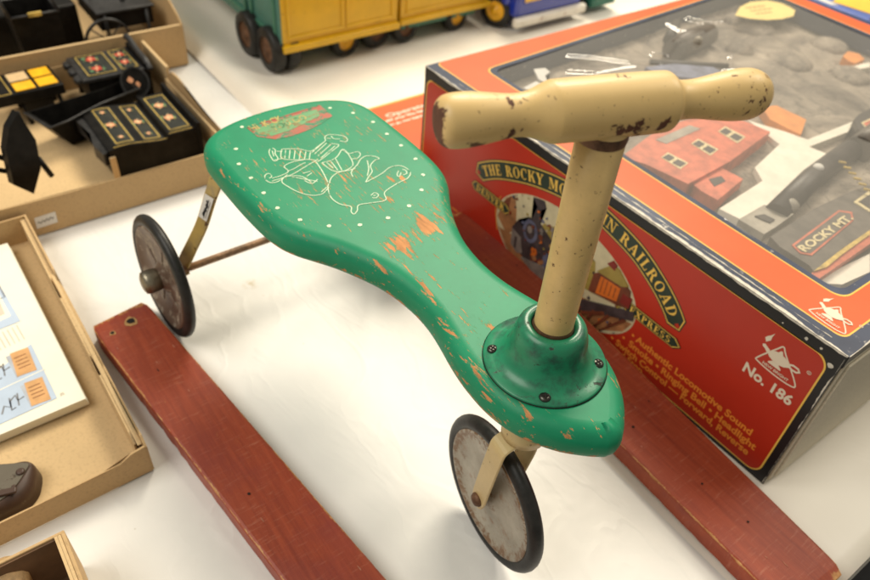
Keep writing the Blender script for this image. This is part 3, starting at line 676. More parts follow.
# fit the banner lettering to its band
xs = [v for v in b.bm.verts]
bm_ = b.bm; bm_.free(); b.bm = bmesh.new(); b.mats = []
def fit_text(b, body, size, length, m, fn, bold=.02):
    cu = bpy.data.curves.new('t', 'FONT'); cu.body = body; cu.size = size; cu.offset = bold*size; cu.align_x = 'LEFT'
    ob = bpy.data.objects.new('t', cu); COL.objects.link(ob); dg = bpy.context.evaluated_depsgraph_get(); dg.update()
    me = ob.evaluated_get(dg).to_mesh(); xs = [v.co.x for v in me.vertices]; x0, x1 = min(xs), max(xs); ob.to_mesh_clear(); bpy.data.objects.remove(ob)
    k = length/(x1-x0); b.text(body, size, m, lambda x, y: fn((x-x0)*k, y), 'LEFT', bold)
def arcp(cx, cy, rx, ry, a0, a1, wt, wn=.08, n=12):
    o = []; i_ = []
    for k in range(n+1):
        a = math.radians(a0+(a1-a0)*k/n); c, s_ = math.cos(a), math.sin(a); w_ = wn+(wt-wn)*c*c
        o.append((cx+(rx+w_/2)*c, cy+(ry+.04)*s_)); i_.append((cx+(rx-w_/2)*c, cy+(ry-.04)*s_))
    return [[o[k], o[k+1], i_[k+1], i_[k]] for k in range(n)]
def bxp(x0, x1, y0, y1): return [[(x0, y0), (x1, y0), (x1, y1), (x0, y1)]]
def serifs(*xs, top=True, bot=True):
    o = []
    for x in xs:
        if bot: o += bxp(x-.19, x+.19, 0, .075)
        if top: o += bxp(x-.19, x+.19, .925, 1)
    return o
ST = bxp(.12, .34, 0, 1)+serifs(.23)
GL = {
 'T': (.88, bxp(.33, .55, 0, 1)+bxp(.03, .85, .91, 1)+bxp(.03, .10, .72, 1)+bxp(.78, .85, .72, 1)+bxp(.22, .66, 0, .075)),
 'H': (.98, ST+bxp(.64, .86, 0, 1)+serifs(.75)+bxp(.34, .64, .46, .54)),
 'E': (.82, ST+bxp(.04, .74, .92, 1)+bxp(.67, .74, .72, 1)+bxp(.34, .56, .46, .54)+bxp(.54, .60, .36, .64)+bxp(.04, .77, 0, .08)+bxp(.70, .77, 0, .28)),
 'R': (.98, ST+arcp(.38, .73, .26, .23, 90, -90, .22)+bxp(.30, .40, .92, 1)+bxp(.30, .40, .46, .54)+[[(.42, .52), (.62, .52), (.92, .07), (.68, .0)], [(.68, 0), (.98, 0), (.98, .07), (.90, .09)]]),
 'P': (.82, ST+arcp(.38, .73, .26, .23, 90, -90, .22)+bxp(.30, .40, .92, 1)+bxp(.30, .40, .46, .54)),
 'O': (.98, arcp(.48, .5, .34, .47, 0, 360, .22, n=24)), 'C': (.90, arcp(.48, .5, .34, .47, 48, 312, .22, n=20)+bxp(.72, .79, .64, .98)),
 'K': (1.0, ST+[[(.32, .40), (.40, .40), (.84, .95), (.72, .95)], [(.44, .56), (.60, .68), (.94, .04), (.70, 0)]]+bxp(.60, .96, .925, 1)+bxp(.66, 1.0, 0, .075)),
 'Y': (.94, bxp(.36, .58, 0, .46)+bxp(.26, .68, 0, .075)+[[(.36, .44), (.58, .44), (.34, .96), (.08, .96)], [(.48, .44), (.58, .44), (.86, .96), (.76, .96)]]+bxp(.0, .42, .925, 1)+bxp(.64, .98, .925, 1)),
 'M': (1.22, bxp(.14, .22, 0, 1)+bxp(.86, 1.08, 0, 1)+[[(.14, 1), (.38, 1), (.66, .25), (.56, .06)], [(.54, .06), (.62, .06), (.94, 1), (.86, 1)]]+serifs(.18, top=False)+serifs(.97)+bxp(.02, .3, .925, 1)),
 'U': (.96, bxp(.12, .34, .30, 1)+bxp(.74, .82, .30, 1)+arcp(.50, .32, .27, .28, 180, 360, .16)+serifs(.23, .78, bot=False)),
 'N': (1.0, bxp(.14, .22, 0, 1)+bxp(.78, .86, 0, 1)+[[(.10, 1), (.34, 1), (.86, .0), (.74, .0)]]+serifs(.18, top=False)+serifs(.82, bot=False)+bxp(.0, .3, .925, 1)),
 'I': (.48, ST), 'A': (1.0, [[(.42, 1), (.56, 1), (.92, .05), (.66, .05)], [(.44, .98), (.50, .86), (.22, .05), (.12, .05)]]+bxp(.26, .68, .30, .37)+bxp(.0, .34, 0, .075)+bxp(.56, 1.0, 0, .075)),
 'L': (.80, ST+bxp(.04, .75, 0, .08)+bxp(.68, .75, 0, .32)), 'D': (1.0, ST+arcp(.36, .5, .42, .46, 90, -90, .22)+bxp(.28, .38, .92, 1)+bxp(.28, .38, 0, .08)),
 'V': (.94, [[(.08, .95), (.34, .95), (.56, .0), (.44, .0)], [(.48, .0), (.54, .0), (.86, .95), (.76, .95)]]+bxp(.0, .42, .925, 1)+bxp(.62, .98, .925, 1)),
 'X': (.94, [[(.10, .95), (.36, .95), (.86, .05), (.60, .05)], [(.12, .05), (.20, .05), (.82, .95), (.72, .95)]]+bxp(.02, .42, .925, 1)+bxp(.60, .94, .925, 1)+bxp(.0, .34, 0, .075)+bxp(.52, .94, 0, .075)),
 'S': (.76, arcp(.38, .73, .22, .23, 20, 270, .18)+arcp(.38, .27, .22, .23, 90, -160, .18)), ' ': (.50, [])}
def serif_text(b, body, h, x0, length, m, fn):
    adv = sum(GL[c][0]+.10 for c in body)-.10; kx = length/adv; x = x0; dz = 0
    for c in body:
        w_, polys = GL[c]
        for q_ in polys:
            dz = (dz+1) % 9
            b.face([b.bm.verts.new(fn(x+a*kx, y*h, dz*.000006)) for a, y in q_], m)
        x += (w_+.10)*kx

serif_text(b, 'THE ROCKY MOUNTAIN RAILROAD', .0135, .011, LA-.022, PYEL, lambda x, y, z: FF(*onarc(x, y-.00675), .0017+z))
b.build('banner_lettering', fp); b = MB(); serif_text(b, 'DENVER', .0084, 0, .055, PYEL, lambda x, y, z: FF(.125+x, .0738+y, .0023+z))
b.build('plate_lettering', fp); b = MB(); serif_text(b, 'EXPRESS', .0084, 0, .056, PYEL, lambda x, y, z: FF(.389+x, .0738+y, .0023+z))
b.build('plate_lettering', fp); b = MB(); fit_text(b, 'Authentic Locomotive Sound', .0128, .150, PORTXT, lambda x, y: FF(.4075+x, .0435+y, .0012), .030)
fit_text(b, 'Smoke \u2022 Ringing Bell \u2022 Headlight', .0128, .166, PORTXT, lambda x, y: FF(.4015+x, .0308+y, .0012), .030)
fit_text(b, 'Switch Control \u2014 Forward, Reverse', .0128, .178, PORTXT, lambda x, y: FF(.3860+x, .0187+y, .0012), .030)
fit_text(b, 'and Stop', .0128, .044, PORTXT, lambda x, y: FF(.3845+x, .0085+y, .0012), .030)
for x, z in ((.4028, .0478), (.3930, .0355), (.3795, .0232)): b.prism(ell(x, z, .0017, .0017, 12), .0010, .0012, PORTXT, FF)
b.build('feature_lettering', fp); b = MB(); smudge_line(b, .095, .0040, PORTXT, lambda x, y, z: FF(.080+x, .0150+y, .0012+z))
smudge_line(b, .085, .0040, PORTXT, lambda x, y, z: FF(.090+x, .0095+y, .0012+z))
b.build('caution_lettering', fp); b = MB(); fit_text(b, 'No. 186', .0165, .0515, PWHITE, lambda x, y: FF(.5215+x, .1055+y, .0012), .030)
b.build('number_lettering', fp)
def lamp_logo(b, T, c):
    # T maps (x in 0..1, y in 0..1) to a point; a rounded triangle with a lamp across it and a small flame
    class G_: pass
    def fr(x, y, cc=0): return T(x, y, cc)
    tri = cat([(.06, .02, 0), (.02, .12, 0), (.30, .68, 0), (.40, .84, 0), (.52, .68, 0), (.98, .14, 0), (.92, .0, 0), (.5, -.03, 0)], 4, True)
    b.ribbon([(p.x, p.y) for p in tri], .035, c, c+.0002, PWHITE, fr, True)
    b.prism([(.16, .44), (.20, .52), (.30, .60), (.42, .63), (.54, .60), (.64, .54), (.72, .50), (.70, .42), (.60, .34), (.48, .30), (.34, .31), (.22, .36)], c, c+.0004, PWHITE, fr)
    b.prism([(-.02, .56), (.03, .60), (.10, .56), (.18, .52), (.20, .42), (.14, .42), (.07, .48), (.00, .51)], c, c+.00045, PWHITE, fr)
    b.prism([(.34, .30), (.48, .30), (.58, .22), (.58, .18), (.26, .18), (.26, .22)], c, c+.0003, PWHITE, fr)
    b.prism([(.36, .62), (.48, .62), (.44, .70), (.40, .70)], c, c+.0003, PWHITE, fr)
    b.ribbon([(.66, .50), (.76, .56), (.88, .56), (.94, .50), (.88, .44), (.78, .43), (.70, .45)], .045, c, c+.0005, PWHITE, fr)
    b.prism([(.02, .66), (-.04, .76), (.00, .84), (.05, .90), (.11, 1.02), (.09, .88), (.10, .78), (.06, .72)], c, c+.0002, PWHITE, fr)
    fit_text(b, 'NEW BRIGHT', .115, .66, PWHITE, lambda x, y: fr(.17+x, .055+y, c+.0005), .02)
    b.ribbon([(1.10+.045*math.cos(t*PI/6), .66+.045*math.sin(t*PI/6)) for t in range(12)], .012, c, c+.0002, PWHITE, fr, True)
    b.text('R', .07, PWHITE, lambda x, y: fr(1.10+x, .635+y, c+.0002), 'CENTER', .01)
b = MB(); lamp_logo(b, lambda x, y, c=0: FF(.5275+x*.0405, .1255+y*.0375, c), .0011); b.build('maker_emblem', fp)
# lid
LF = F((0, 0, BH))
win = rpoly([(.5475, .0625), (.549, .664), (.009, .673), (.0455, .0625)], .016, 8)
def rp(x0, x1, y0, y1, r): return rpoly([(x1, y0), (x1, y1), (x0, y1), (x0, y0)], r, 8)
def off(poly, d):
    k = len(poly); out = []
    cx = sum(p[0] for p in poly)/k; cy = sum(p[1] for p in poly)/k
    for x, y in poly: out.append((x+(d if x > cx else -d), y+(d if y > cy else -d)))
    return out
b = MB()
# lid skirt walls (card sheet set over the body); top ring around the window
z1 = 0.0; P0 = rp(-.0008, BW+.0010, -.0008, BD+.001, .001)
b.frame(P0, rp(.0006, .5775, .0150, BD-.006, .010), z1, PSLATE, LF)
b.frame(rp(.0006, .5775, .0150, BD-.006, .010), rp(.0010, .5760, .0165, BD-.006, .010), z1, PYEL, LF)
b.frame(rp(.0010, .5760, .0165, BD-.006, .010), off(win, .0022), z1, PORANGE, LF)
b.frame(off(win, .0022), off(win, .0008), z1, PYEL, LF)
b.frame(off(win, .0008), off(win, -.006), z1, PSLATE, LF)
inn = off(win, -.006); k = len(inn)
va = [b.bm.verts.new(LF(x, y, 0)) for x, y in inn]; vb = [b.bm.verts.new(LF(x, y, -.026)) for x, y in inn]
for i in range(k): b.face([va[i], va[(i+1) % k], vb[(i+1) % k], vb[i]], PSLATE)
ko = len(P0)
va = [b.bm.verts.new(LF(x, y, 0)) for x, y in P0]; vb = [b.bm.verts.new(LF(x, y, -.014)) for x, y in P0]
for i in range(ko):
    mm = PBLACK; b.face([va[i], va[(i+1) % ko], vb[(i+1) % ko], vb[i]], mm)
lid = b.build('lid', bx)
# torn and rubbed edges of the lid
b = MB()
def jag(p0, p1, nrm, n, wmin, wmax, fr, c, m=TORN):
    p0 = Vector(p0); p1 = Vector(p1); nrm = Vector(nrm); A_ = []; B_ = []
    w = wmin
    for i in range(n+1):
        t = i/n; w = max(wmin, min(wmax, w+random.uniform(-.35, .35)*(wmax-wmin))); q_ = p0.lerp(p1, t); A_.append(b.bm.verts.new(fr(q_.x, q_.y, c))); r_ = q_+nrm*w; B_.append(b.bm.verts.new(fr(r_.x, r_.y, c)))
    for i in range(n): b.face([A_[i], A_[i+1], B_[i+1], B_[i]], m)
jag((0, -.0010), (BW, -.0010), (0, 1), 170, .0008, .0042, LF, .0003)
jag((0, BH), (BW, BH), (0, -1), 170, .0003, .0022, FF, .0011)
jag((BW+.0012, 0), (BW+.0012, BD), (-1, 0), 120, .0005, .0028, LF, .0003)
jag((.06, .0075), (BW-.02, .0075), (0, 1), 160, -.0006, .0016, LF, .0003)
jag((0, 0), (0, BD), (1, 0), 100, .0003, .0014, LF, .0003)
b.build('torn_edge', lid)
b = MB(); jag((BW-.001, .002), (BW-.001, BH-.004), (-1, 0), 60, -.0002, .0014, FF, .0009); jag((.0, .0015), (BW, .0015), (0, 1), 150, -.0004, .0009, FF, .0010)
for cx, cz, ln in ((.556, .1785, .004), (.570, .1790, .003), (.583, .1700, .006), (.533, .1780, .002)): b.prism(blob(cx, cz, ln*.4, 7), .0010, .0012, TORN, FF)
b.build('rubbed_edge', fp)
def lm(x, y, c=0): return F((BW, 0, BH))(x, y, c)
b = MB()
lg = lambda x, y, c=0: LF(.5415+x*.030+y*.000, .0195+y*.034, c)
# emblem on the lid reads in the same direction as the front
lamp_logo(b, lambda x, y, c=0: LF(.5400+x*.0335, .0200+y*.034, c), .0002); b.build('lid_emblem', lid)
# insert with packed contents
ZI = BH-.024
IF = F((0, 0, ZI))
from mathutils import noise as mn
b = MB(); NX2, NY2 = 110, 130
def rk(x, y):
    v = Vector((x*14, y*14, 2.3)); return .0045*mn.fractal(v, .8, 2.1, 5)+.003*abs(mn.noise(v*1.7))
V = [[b.bm.verts.new((.006+.545*i/NX2, .055+.62*j/NY2, ZI-.003+rk(.006+.545*i/NX2, .055+.62*j/NY2))) for j in range(NY2+1)] for i in range(NX2+1)]
for i in range(NX2):
    for j in range(NY2): b.face([V[i][j], V[i+1][j], V[i+1][j+1], V[i][j+1]], INSERT, True)
ins = b.build('window_insert', bx, recalc=False)
WHITEI = plain('pale_foam', (.84, .78, .66, 1), .7, .08, 40, 0, .1); REDI = plain('coral_plastic', (.62, .15, .075, 1), .5, .25, 60, 0, .1); ORI = plain('orange_plastic', (.75, .27, .05, 1), .5, .15, 40, 0, .1)
GREYI = plain('grey_plastic', (.12, .10, .08, 1), .5, .3, 40, 0, .2); GREYL = plain('light_grey_plastic', (.36, .32, .26, 1), .5, .25, 30, 0, .2); DKI = plain('dark_plastic', (.05, .04, .035, 1), .45, .3, 40, 0, .1)
def K_(o, sc, pts, z=ZI): return [tuple(U(o[0]+a/sc, o[1]+c/sc, z)[:2]) for a, c in pts]
J = ((640, 110), 3.222); KK = ((770, 80), 4.83); LR = ((725, 0), 5.98); MM = ((580, 0), 5.98); NN = ((520, 0), 5.98); PP = ((725, 200), 5.98)
def item(name, polys, build=True):
    b = MB()
    for (o, sc), pts, h0, h1_, m in polys: b.prism(K_(o, sc, pts, ZI+h1_), h0, h1_, m, IF)
    return b.build(name, ins) if build else b
item('pale_foam_shape', [(J, [(370, 40), (470, 70), (540, 95), (690, 35), (670, 70), (545, 118), (600, 140), (545, 190), (550, 210), (430, 290), (495, 330), (470, 350), (320, 350), (255, 318), (395, 228), (370, 185), (450, 110), (345, 30)], -.004, .007, WHITEI)])
BHH = .016
b = item('toy_building', [(J, [(-60, 150), (60, 60), (180, 20), (300, 20), (420, 70), (290, 165), (155, 238), (20, 175)], -.004, BHH, REDI), (J, [(50, 95), (160, 48), (195, 60), (85, 108)], BHH-.002, BHH+.0006, GREYL)], False)
for x, y in ((68, 152), (165, 108), (252, 68)):
    for pts, h, m in (([(x, y), (x+22, y-16), (x+88, y+18), (x+62, y+38)], .0006, FLWH), ([(x+5, y+0), (x+24, y-11), (x+44, y+1), (x+26, y+12)], .0010, DKI), ([(x+36, y+17), (x+54, y+6), (x+80, y+19), (x+62, y+31)], .0010, DKI)):
        b.prism(K_(*J, pts, ZI+BHH+h), BHH-.001, BHH+h, m, IF)
b.build('toy_building', ins)
item('toy_shed', [(J, [(172, 240), (262, 185), (332, 222), (250, 290), (200, 262)], -.004, .012, REDI), (J, [(222, 222), (262, 212), (276, 228), (240, 246)], .011, .0126, DKI)])
item('orange_wagon', [(KK, [(-40, 130), (30, 122), (175, 190), (150, 262), (100, 240), (0, 190)], -.002, .010, ORI)])
item('round_coach', [(KK, [(405, 190), (430, 165), (560, 100), (700, 120), (620, 330), (483, 285), (425, 235)], -.002, .016, DKI), (KK, [(440, 205), (560, 150), (600, 200), (490, 262)], .015, .0164, FLWH), (KK, [(452, 207), (560, 160), (590, 200), (490, 250)], .016, .0168, REDI)])
# dark tender with the name plate, boiler and fittings
TT = .014
b = item('dark_engine', [(J, [(420, 408), (560, 318), (680, 262), (860, 200), (860, 300), (700, 420), (560, 520), (545, 500), (450, 440)], -.004, TT, GREYI), (J, [(318, 352), (400, 305), (450, 318), (495, 335), (440, 375), (400, 400)], -.004, .010, GREYL), (J, [(370, 340), (400, 335), (435, 352), (420, 362), (395, 352)], .009, .0115, DKI),
     (PP, [(867, -60), (770, 10), (867, 70)], TT-.001, TT+.0010, FLWH), (PP, [(867, -35), (800, 8), (867, 50)], TT, TT+.0016, DKI)], False)
b.tube([U(775, 215, ZI+.006), U(812, 178, ZI+.006), U(850, 150, ZI+.006)], .013, DKI, 16); b.tube([U(858, 150, ZI+.008), U(885, 128, ZI+.008)], .017, GREYI, 16)
q_ = U(818, 168, ZI+.017); b.lathe([(.006, -.004), (.006, .002), (.004, .004), (.0005, .0045)], PRICE, F(q_), 16)
q_ = U(790, 205, ZI+.012); b.lathe([(.009, -.006), (.0095, .002), (.005, .006), (.0005, .007)], GREYL, F(q_), 16)
for k_ in range(6): q_ = U(842+5*k_, 163+5.5*k_, ZI+.019); b.box(-.0012, .0012, -.004, .004, 0, .002, GOLDP, F(q_, (.6, -.8, 0), (.8, .6, 0)), .0003)
b.build('dark_engine', ins)
b = MB()
b.prism(K_(*PP, [(400, 268), (680, 60), (760, 70), (770, 120), (520, 330), (450, 318)], ZI+TT+.001), TT-.001, TT+.0010, REDI, IF)
b.prism(K_(*PP, [(418, 270), (685, 70), (750, 80), (758, 118), (512, 318), (455, 308)], ZI+TT+.0014), TT, TT+.0014, GREYI, IF)
a0 = U(725+478/5.98, 200+312/5.98, ZI+TT+.0015); a1 = U(725+768/5.98, 200+112/5.98, ZI+TT+.0015)
pf = F(a0, a1-a0, Vector((0, 0, 1)).cross(a1-a0), (0, 0, 1))
fit_text(b, 'ROCKY MT.', .0125, (a1-a0).length, FLWH, lambda x, y: pf(x, y, .0004), .035); b.build('engine_name_plate', ins)
item('red_and_gold_rod', [(PP, [(515, 440), (560, 472), (867, 262), (1000, 180), (1000, 100), (867, 185), (700, 290), (600, 370)], .006, .014, REDI), (PP, [(530, 425), (600, 370), (690, 300), (867, 178), (867, 205), (700, 325), (610, 400)], .012, .0160, GOLDP), (PP, [(570, 478), (700, 400), (867, 320), (867, 430), (700, 505), (620, 500)], -.002, .007, WHITEI)])
item('yellow_price_label', [(LR, [(60, 90), (90, 40), (150, 10), (250, 0), (350, 20), (420, 60), (410, 95), (340, 112), (250, 118), (150, 110)], .0180, .0186, plain('yellow_paper', (.85, .66, .22, 1), .5, .05, 30, 0, 0))])
b = MB(); a0 = U(725+150/5.98, 62/5.98, ZI+.0187); a1 = U(725+330/5.98, 40/5.98, ZI+.0187); lf2 = F(a0, a1-a0, Vector((0, 0, 1)).cross(a1-a0), (0, 0, 1))
for i, w in enumerate((.9, 1.0, .7)): b.ribbon([tuple((.15*w*(j/12)*.30, .010-.012*i+.002*math.sin(j*2.3+i))) for j in range(13)], .0022, .0001, .0003, OLV if i else ORG, lf2)
b.build('label_writing', ins)
item('ochre_fitting', [(LR, [(705, 335), (735, 305), (800, 320), (835, 352), (775, 378), (740, 365)], -.002, .010, ORI), (LR, [(735, 395), (867, 372), (867, 400), (760, 420)], -.002, .006, WHITEI)])
item('white_square_label', [(NN, [(20, 525), (95, 485), (170, 522), (100, 557)], .018, .0186, PRICE)])
item('pale_scrap', [(NN, [(82, 412), (150, 405), (180, 430), (150, 450), (172, 505), (140, 490), (110, 470)], .012, .014, PRICE)])
b = MB()
b.tube([U(672, 52, ZI+.008), U(690, 42, ZI+.008), U(708, 34, ZI+.008)], [.016, .019, .017], GREYI, 18); b.tube([U(668, 40, ZI+.006), U(676, 24, ZI+.010)], .008, DKI, 12); b.tube([U(650, 62, ZI+.004), U(728, 66, ZI+.004)], .004, DKI, 8)
q_ = U(698, 40, ZI+.026); b.lathe([(.006, -.006), (.005, .003), (.0005, .006)], GREYL, F(q_), 14)
b.build('grey_boiler', ins)
item('blue_grey_track', [(MM, [(390, 400), (560, 380), (800, 400), (867, 440), (700, 470), (450, 440)], -.002, .006, flat('blue_grey_track', (120, 124, 145), .4, .3))])
for px, py, r_ in ((757, 28, .03), (790, 60, .035), (740, 50, .022), (830, 45, .03), (850, 75, .03), (735, 20, .02)):
    q_ = U(px, py, ZI); b = MB(); rg = []
    for a_ in range(6):
        t_ = a_/5; rr_ = r_*math.cos(t_*PI/2*.98); rg.append([(q_.x+rr_*math.cos(2*PI*k_/18)*(1+.25*mn.noise(Vector((k_, a_, px)))), q_.y+rr_*math.sin(2*PI*k_/18)*(1+.25*mn.noise(Vector((k_, a_, py)))), ZI-.004+.013*math.sin(t_*PI/2)) for k_ in range(18)])
    b.rings(rg, INSERT, True, (False, True)); b.build('grey_rock', ins)

# film with pulled wrinkles
STK = [[(NN, [(290, 325), (450, 340), (650, 370), (840, 378)]), .0030], [(NN, [(290, 420), (450, 430), (600, 400), (690, 390)]), .0030], [(MM, [(430, 322), (520, 330), (580, 245), (650, 225), (735, 190)]), .0038], [(MM, [(640, 105), (760, 130), (867, 115)]), .0035], [(MM, [(520, 135), (600, 180), (650, 175)]), .003],
       [(LR, [(30, 340), (90, 320), (180, 262)]), .004], [(LR, [(0, 415), (60, 410)]), .003], [(PP, [(0, 110), (420, 400), (540, 470)]), .0018]]
segs = []
for (spec, h) in STK:
    pts = [Vector(p) for p in K_(*spec[0], spec[1], BH)]
    for a_, c_ in zip(pts[:-1], pts[1:]): segs.append((a_, c_, h))
def filmz(x, y):
    z = .0006*math.sin(22*x+3)*math.sin(17*y); p = Vector((x, y))
    for a_, c_, h in segs:
        d = c_-a_; t = max(0, min(1, (p-a_).dot(d)/max(d.length_squared, 1e-9))); q_ = (p-(a_+d*t)).length
        if q_ < .012: z = max(z, h*math.exp(-(q_/.0028)**2)) if h*math.exp(-(q_/.0028)**2) > abs(z) else z
    return z
b = MB(); nx, ny = 260, 300
V = [[b.bm.verts.new((.008+(.540)*i/nx, .066+.598*j/ny, BH-.0015+filmz(.008+.540*i/nx, .066+.598*j/ny))) for j in range(ny+1)] for i in range(nx+1)]
for i in range(nx):
    for j in range(ny): b.face([V[i][j], V[i+1][j], V[i+1][j+1], V[i][j+1]], FILM, True)
b.build('window_film', lid, recalc=False)
rebase(bx, (BW/2, 0, 0))

# flat red box behind
rb = thing('flat_red_box', 'flat orange red box with yellow border, lying between seat and large box', 'toy box')
e0 = U(372, 107, .045); e1 = U(425, 91, .045)
b = MB(); xb = e0.x; b.box(xb, -.012, -.05, .60, .001, .045, PBLACK, W0, .0012); b.build('box_body', rb)
b = MB(); b.box(xb+.0025, -.014, -.048, .598, .0452, .0456, PYEL); b.box(xb+.006, -.016, -.045, .595, .0456, .0460, PORANGE)
rfm = F((0, 0, .0462), (0, 1, 0), (-1, 0, 0), (0, 0, 1))
def rt(txt, px, py, hgt, ln):
    q_ = U(px, py, .0462); fit_text(b, txt, hgt, ln, PWHITE, lambda x, y: Vector((q_.x-y, q_.y+x, .0463)), .03)
rt('Operated', 387.5, 117.5, .014, .085)
for px, py, h_ in ((386, 123, .008), (391, 126.5, .007)):
    q_ = U(px, py, .0462); smudge_line(b, .075, h_, PWHITE, lambda x, y, z: Vector((q_.x-y, q_.y+x, .0463+z)))
b.build('lid_print', rb); rebase(rb, (-.1, .2, 0))

# blue and yellow package behind the box
pk = thing('blue_package', 'blue printed package with yellow panel behind the far edge of the train set box', 'package')
p0 = U(800, -6, .17); p1 = U(905, 34, .17)
b = MB(); fr = F(p0, p1-p0, Vector((0, 0, 1)).cross(p1-p0), (0, 0, 1)); L = (p1-p0).length
b.box(0, L, 0, .25, -.169, 0, plain('blue_card', (.10, .15, .42, 1), .35, .2, 20, 0, 0), fr, .002)
b.build('package_body', pk)
b = MB(); b.prism([(.05, .02), (L*.62, .03), (L*.70, .07), (L*.72, .24), (.02, .24)], .0004, .0010, plain('bright_yellow_card', (.85, .52, .06, 1), .35, .1, 20, 0, 0), fr); b.prism([(L*.66, .004), (L*.98, .004), (L*.98, .03)], .0004, .0012, MAR, fr)
b.prism([(0, .004), (L*.3, .004), (L*.35, .014), (0, .018)], .0004, .0010, PRICE, fr); b.build('printed_panel', pk); rebase(pk, (p0.x, p0.y, 0))

# ------------------------------------------------------------------ cardboard trays
def wall(b, p0, p1, h0, h1, t, m, base=.001, prof=None):
    # upright card wall between two floor points; prof = list of (fraction, height)
    p0 = Vector(p0); p1 = Vector(p1); d = p1-p0; L = d.length; d.normalize(); n = Vector((-d.y, d.x))
    pf_ = prof or [(0, h0), (1, h1)]
    poly = [(0, base), (L, base)] + [(f_*L, h) for f_, h in pf_[::-1]]
    fr = F((p0.x, p0.y, 0), (d.x, d.y, 0), (0, 0, 1), (n.x, n.y, 0)); b.prism(poly, -t/2, t/2, m, fr)
G1 = 'open cardboard trays holding small antiques'
# lower tray
tr = thing('cardboard_tray', 'open tan cardboard tray holding the booklet and the iron, beside the red board', 'tray', G1)
b = MB(); b.box(-.148, .247, -.90, -.484, .001, .0035, CARDL); b.build('tray_floor', tr)
b = MB(); wall(b, (-.150, -.4815), (.251, -.4815), 0, 0, .0022, CARD, prof=[(0, .040), (.30, .041), (.33, .035), (.34, .0365), (.62, .037), (.70, .034), (.72, .037), (.93, .036), (.975, .043), (1, .036)])
wall(b, (-.148, -.4875), (.238, -.4880), 0, 0, .0018, CARDL, .004, prof=[(0, .036), (.06, .038), (.33, .038), (.38, .026), (.43, .038), (.68, .036), (.72, .024), (.76, .036), (.97, .036), (1, .030)])
b.box(-.146, .246, -.4870, -.4826, .0355, .0372, CARDL, W0, .0008)
b.build('tray_side', tr)
b = MB(); wall(b, (.2505, -.4825), (.2590, -.90), 0, 0, .0022, CARD, prof=[(0, .038), (.03, .036), (.055, .030), (.09, .0285), (.4, .0285), (1, .030)]); wall(b, (.2475, -.4835), (.2500, -.512), 0, 0, .0015, CARDD, prof=[(0, .0345), (.5, .033), (1, .012)]); b.build('tray_side', tr)
b = MB(); wall(b, (-.1485, -.4815), (-.1485, -.90), .040, .040, .0022, CARD); b.build('tray_side', tr)
rebase(tr, (.05, -.65, 0))
# booklet
bk = thing('booklet', 'cream paper booklet with pale blue printed pictures lying in the tan tray', 'booklet')
c0 = U(86.5, 396, .018); c1 = U(9, 243, .018); BZ = .0180
bfm = F((c0.x, c0.y, BZ), c1-c0, Vector((0, 0, 1)).cross(c1-c0), (0, 0, 1)); Lb = (c1-c0).length
b = MB()
for i in range(5): b.box(-.0006*i, Lb+.0004*i, .0004*i, .36, -.0125+.0025*i, -.0125+.0025*i+.0022, PAPER, bfm)
b.build('pages', bk)
b = MB()
def tb(px, py): q_ = U(px, py, BZ)-bfm.o; return (q_.dot(bfm.u), q_.dot(bfm.v))
def ph(pts): return [tb(a/5.98, 330+c/5.98) for a, c in pts]
b.prism([tb(*p) for p in ((0, 369), (31, 344), (57, 398), (-60, 452), (-120, 420))], .0001, .0002, PAPB, bfm)
b.ribbon([tb(-20, 399), tb(0, 390), tb(45, 369)], .0012, .0002, .0003, PAPER, bfm)
for dx, dy in ((0, 0), (14.2, 29.5)):
    b.prism([tb(x+dx, y+dy) for x, y in ((6, 357), (27, 349), (37, 369), (17, 378))], .0002, .00035, PAPS, bfm)
    b.prism([tb(x+dx, y+dy) for x, y in ((10, 354), (28, 347.5), (37, 370), (17.5, 377))], .00035, .0005, PAPO, bfm)
    for k_ in range(4): b.ribbon([tb(14+dx+k_*1.6, 359+dy+k_*3.4), tb(26+dx+k_*1.6, 354+dy+k_*3.4)], .0009, .0005, .0006, BRN, bfm)
    b.ribbon([tb(10+dx, 367+dy), tb(4+dx, 371+dy), tb(1+dx, 366+dy), tb(-4+dx, 372+dy), tb(-3+dx, 378+dy), tb(-10+dx, 377+dy), tb(-12+dx, 385+dy)], .0016, .0003, .0005, PAPG, bfm)
    b.ribbon([tb(3+dx, 364+dy), tb(5+dx, 376+dy)], .0012, .0003, .0005, PAPG, bfm); b.ribbon([tb(-5+dx, 369+dy), tb(-2+dx, 381+dy), tb(2+dx, 378+dy)], .0012, .0003, .0005, PAPG, bfm)
for k_ in range(6): b.ribbon([tb(2.5+k_*4.6, 347-k_*2), tb(-1.5+k_*4.3, 334-k_*1.6)] if False else [tb(1+k_*4.7, 350-k_*2.2), tb(-7+k_*4.7, 336-k_*2.2)], .0007, .0001, .0002, PAPL, bfm)
b.prism([tb(*p) for p in ((-30, 300), (-20, 268), (-6, 276), (4.5, 293), (20.5, 321), (-14, 335))], .0001, .0002, PAPB, bfm)
b.prism([tb(*p) for p in ((-26, 305), (-16, 283), (-2, 292), (11, 316), (-10, 326))], .0002, .0003, PAPER, bfm); b.prism([tb(*p) for p in ((-26, 310), (-10, 300), (-1, 300), (5, 314), (-10, 321))], .0003, .0004, PAPL, bfm)
b.ribbon([tb(-8, 283), tb(-2, 284), tb(5, 297), tb(0, 299)], .0012, .0003, .0005, PAPG, bfm)
fit_text(b, '21', .005, .0035, PAPL, lambda x, y: bfm(*((tb(61, 396)[0]+x, tb(61, 396)[1]-y)), .0003), .02)
b.build('printed_pictures', bk); rebase(bk, (c0.x, c0.y, .0036))
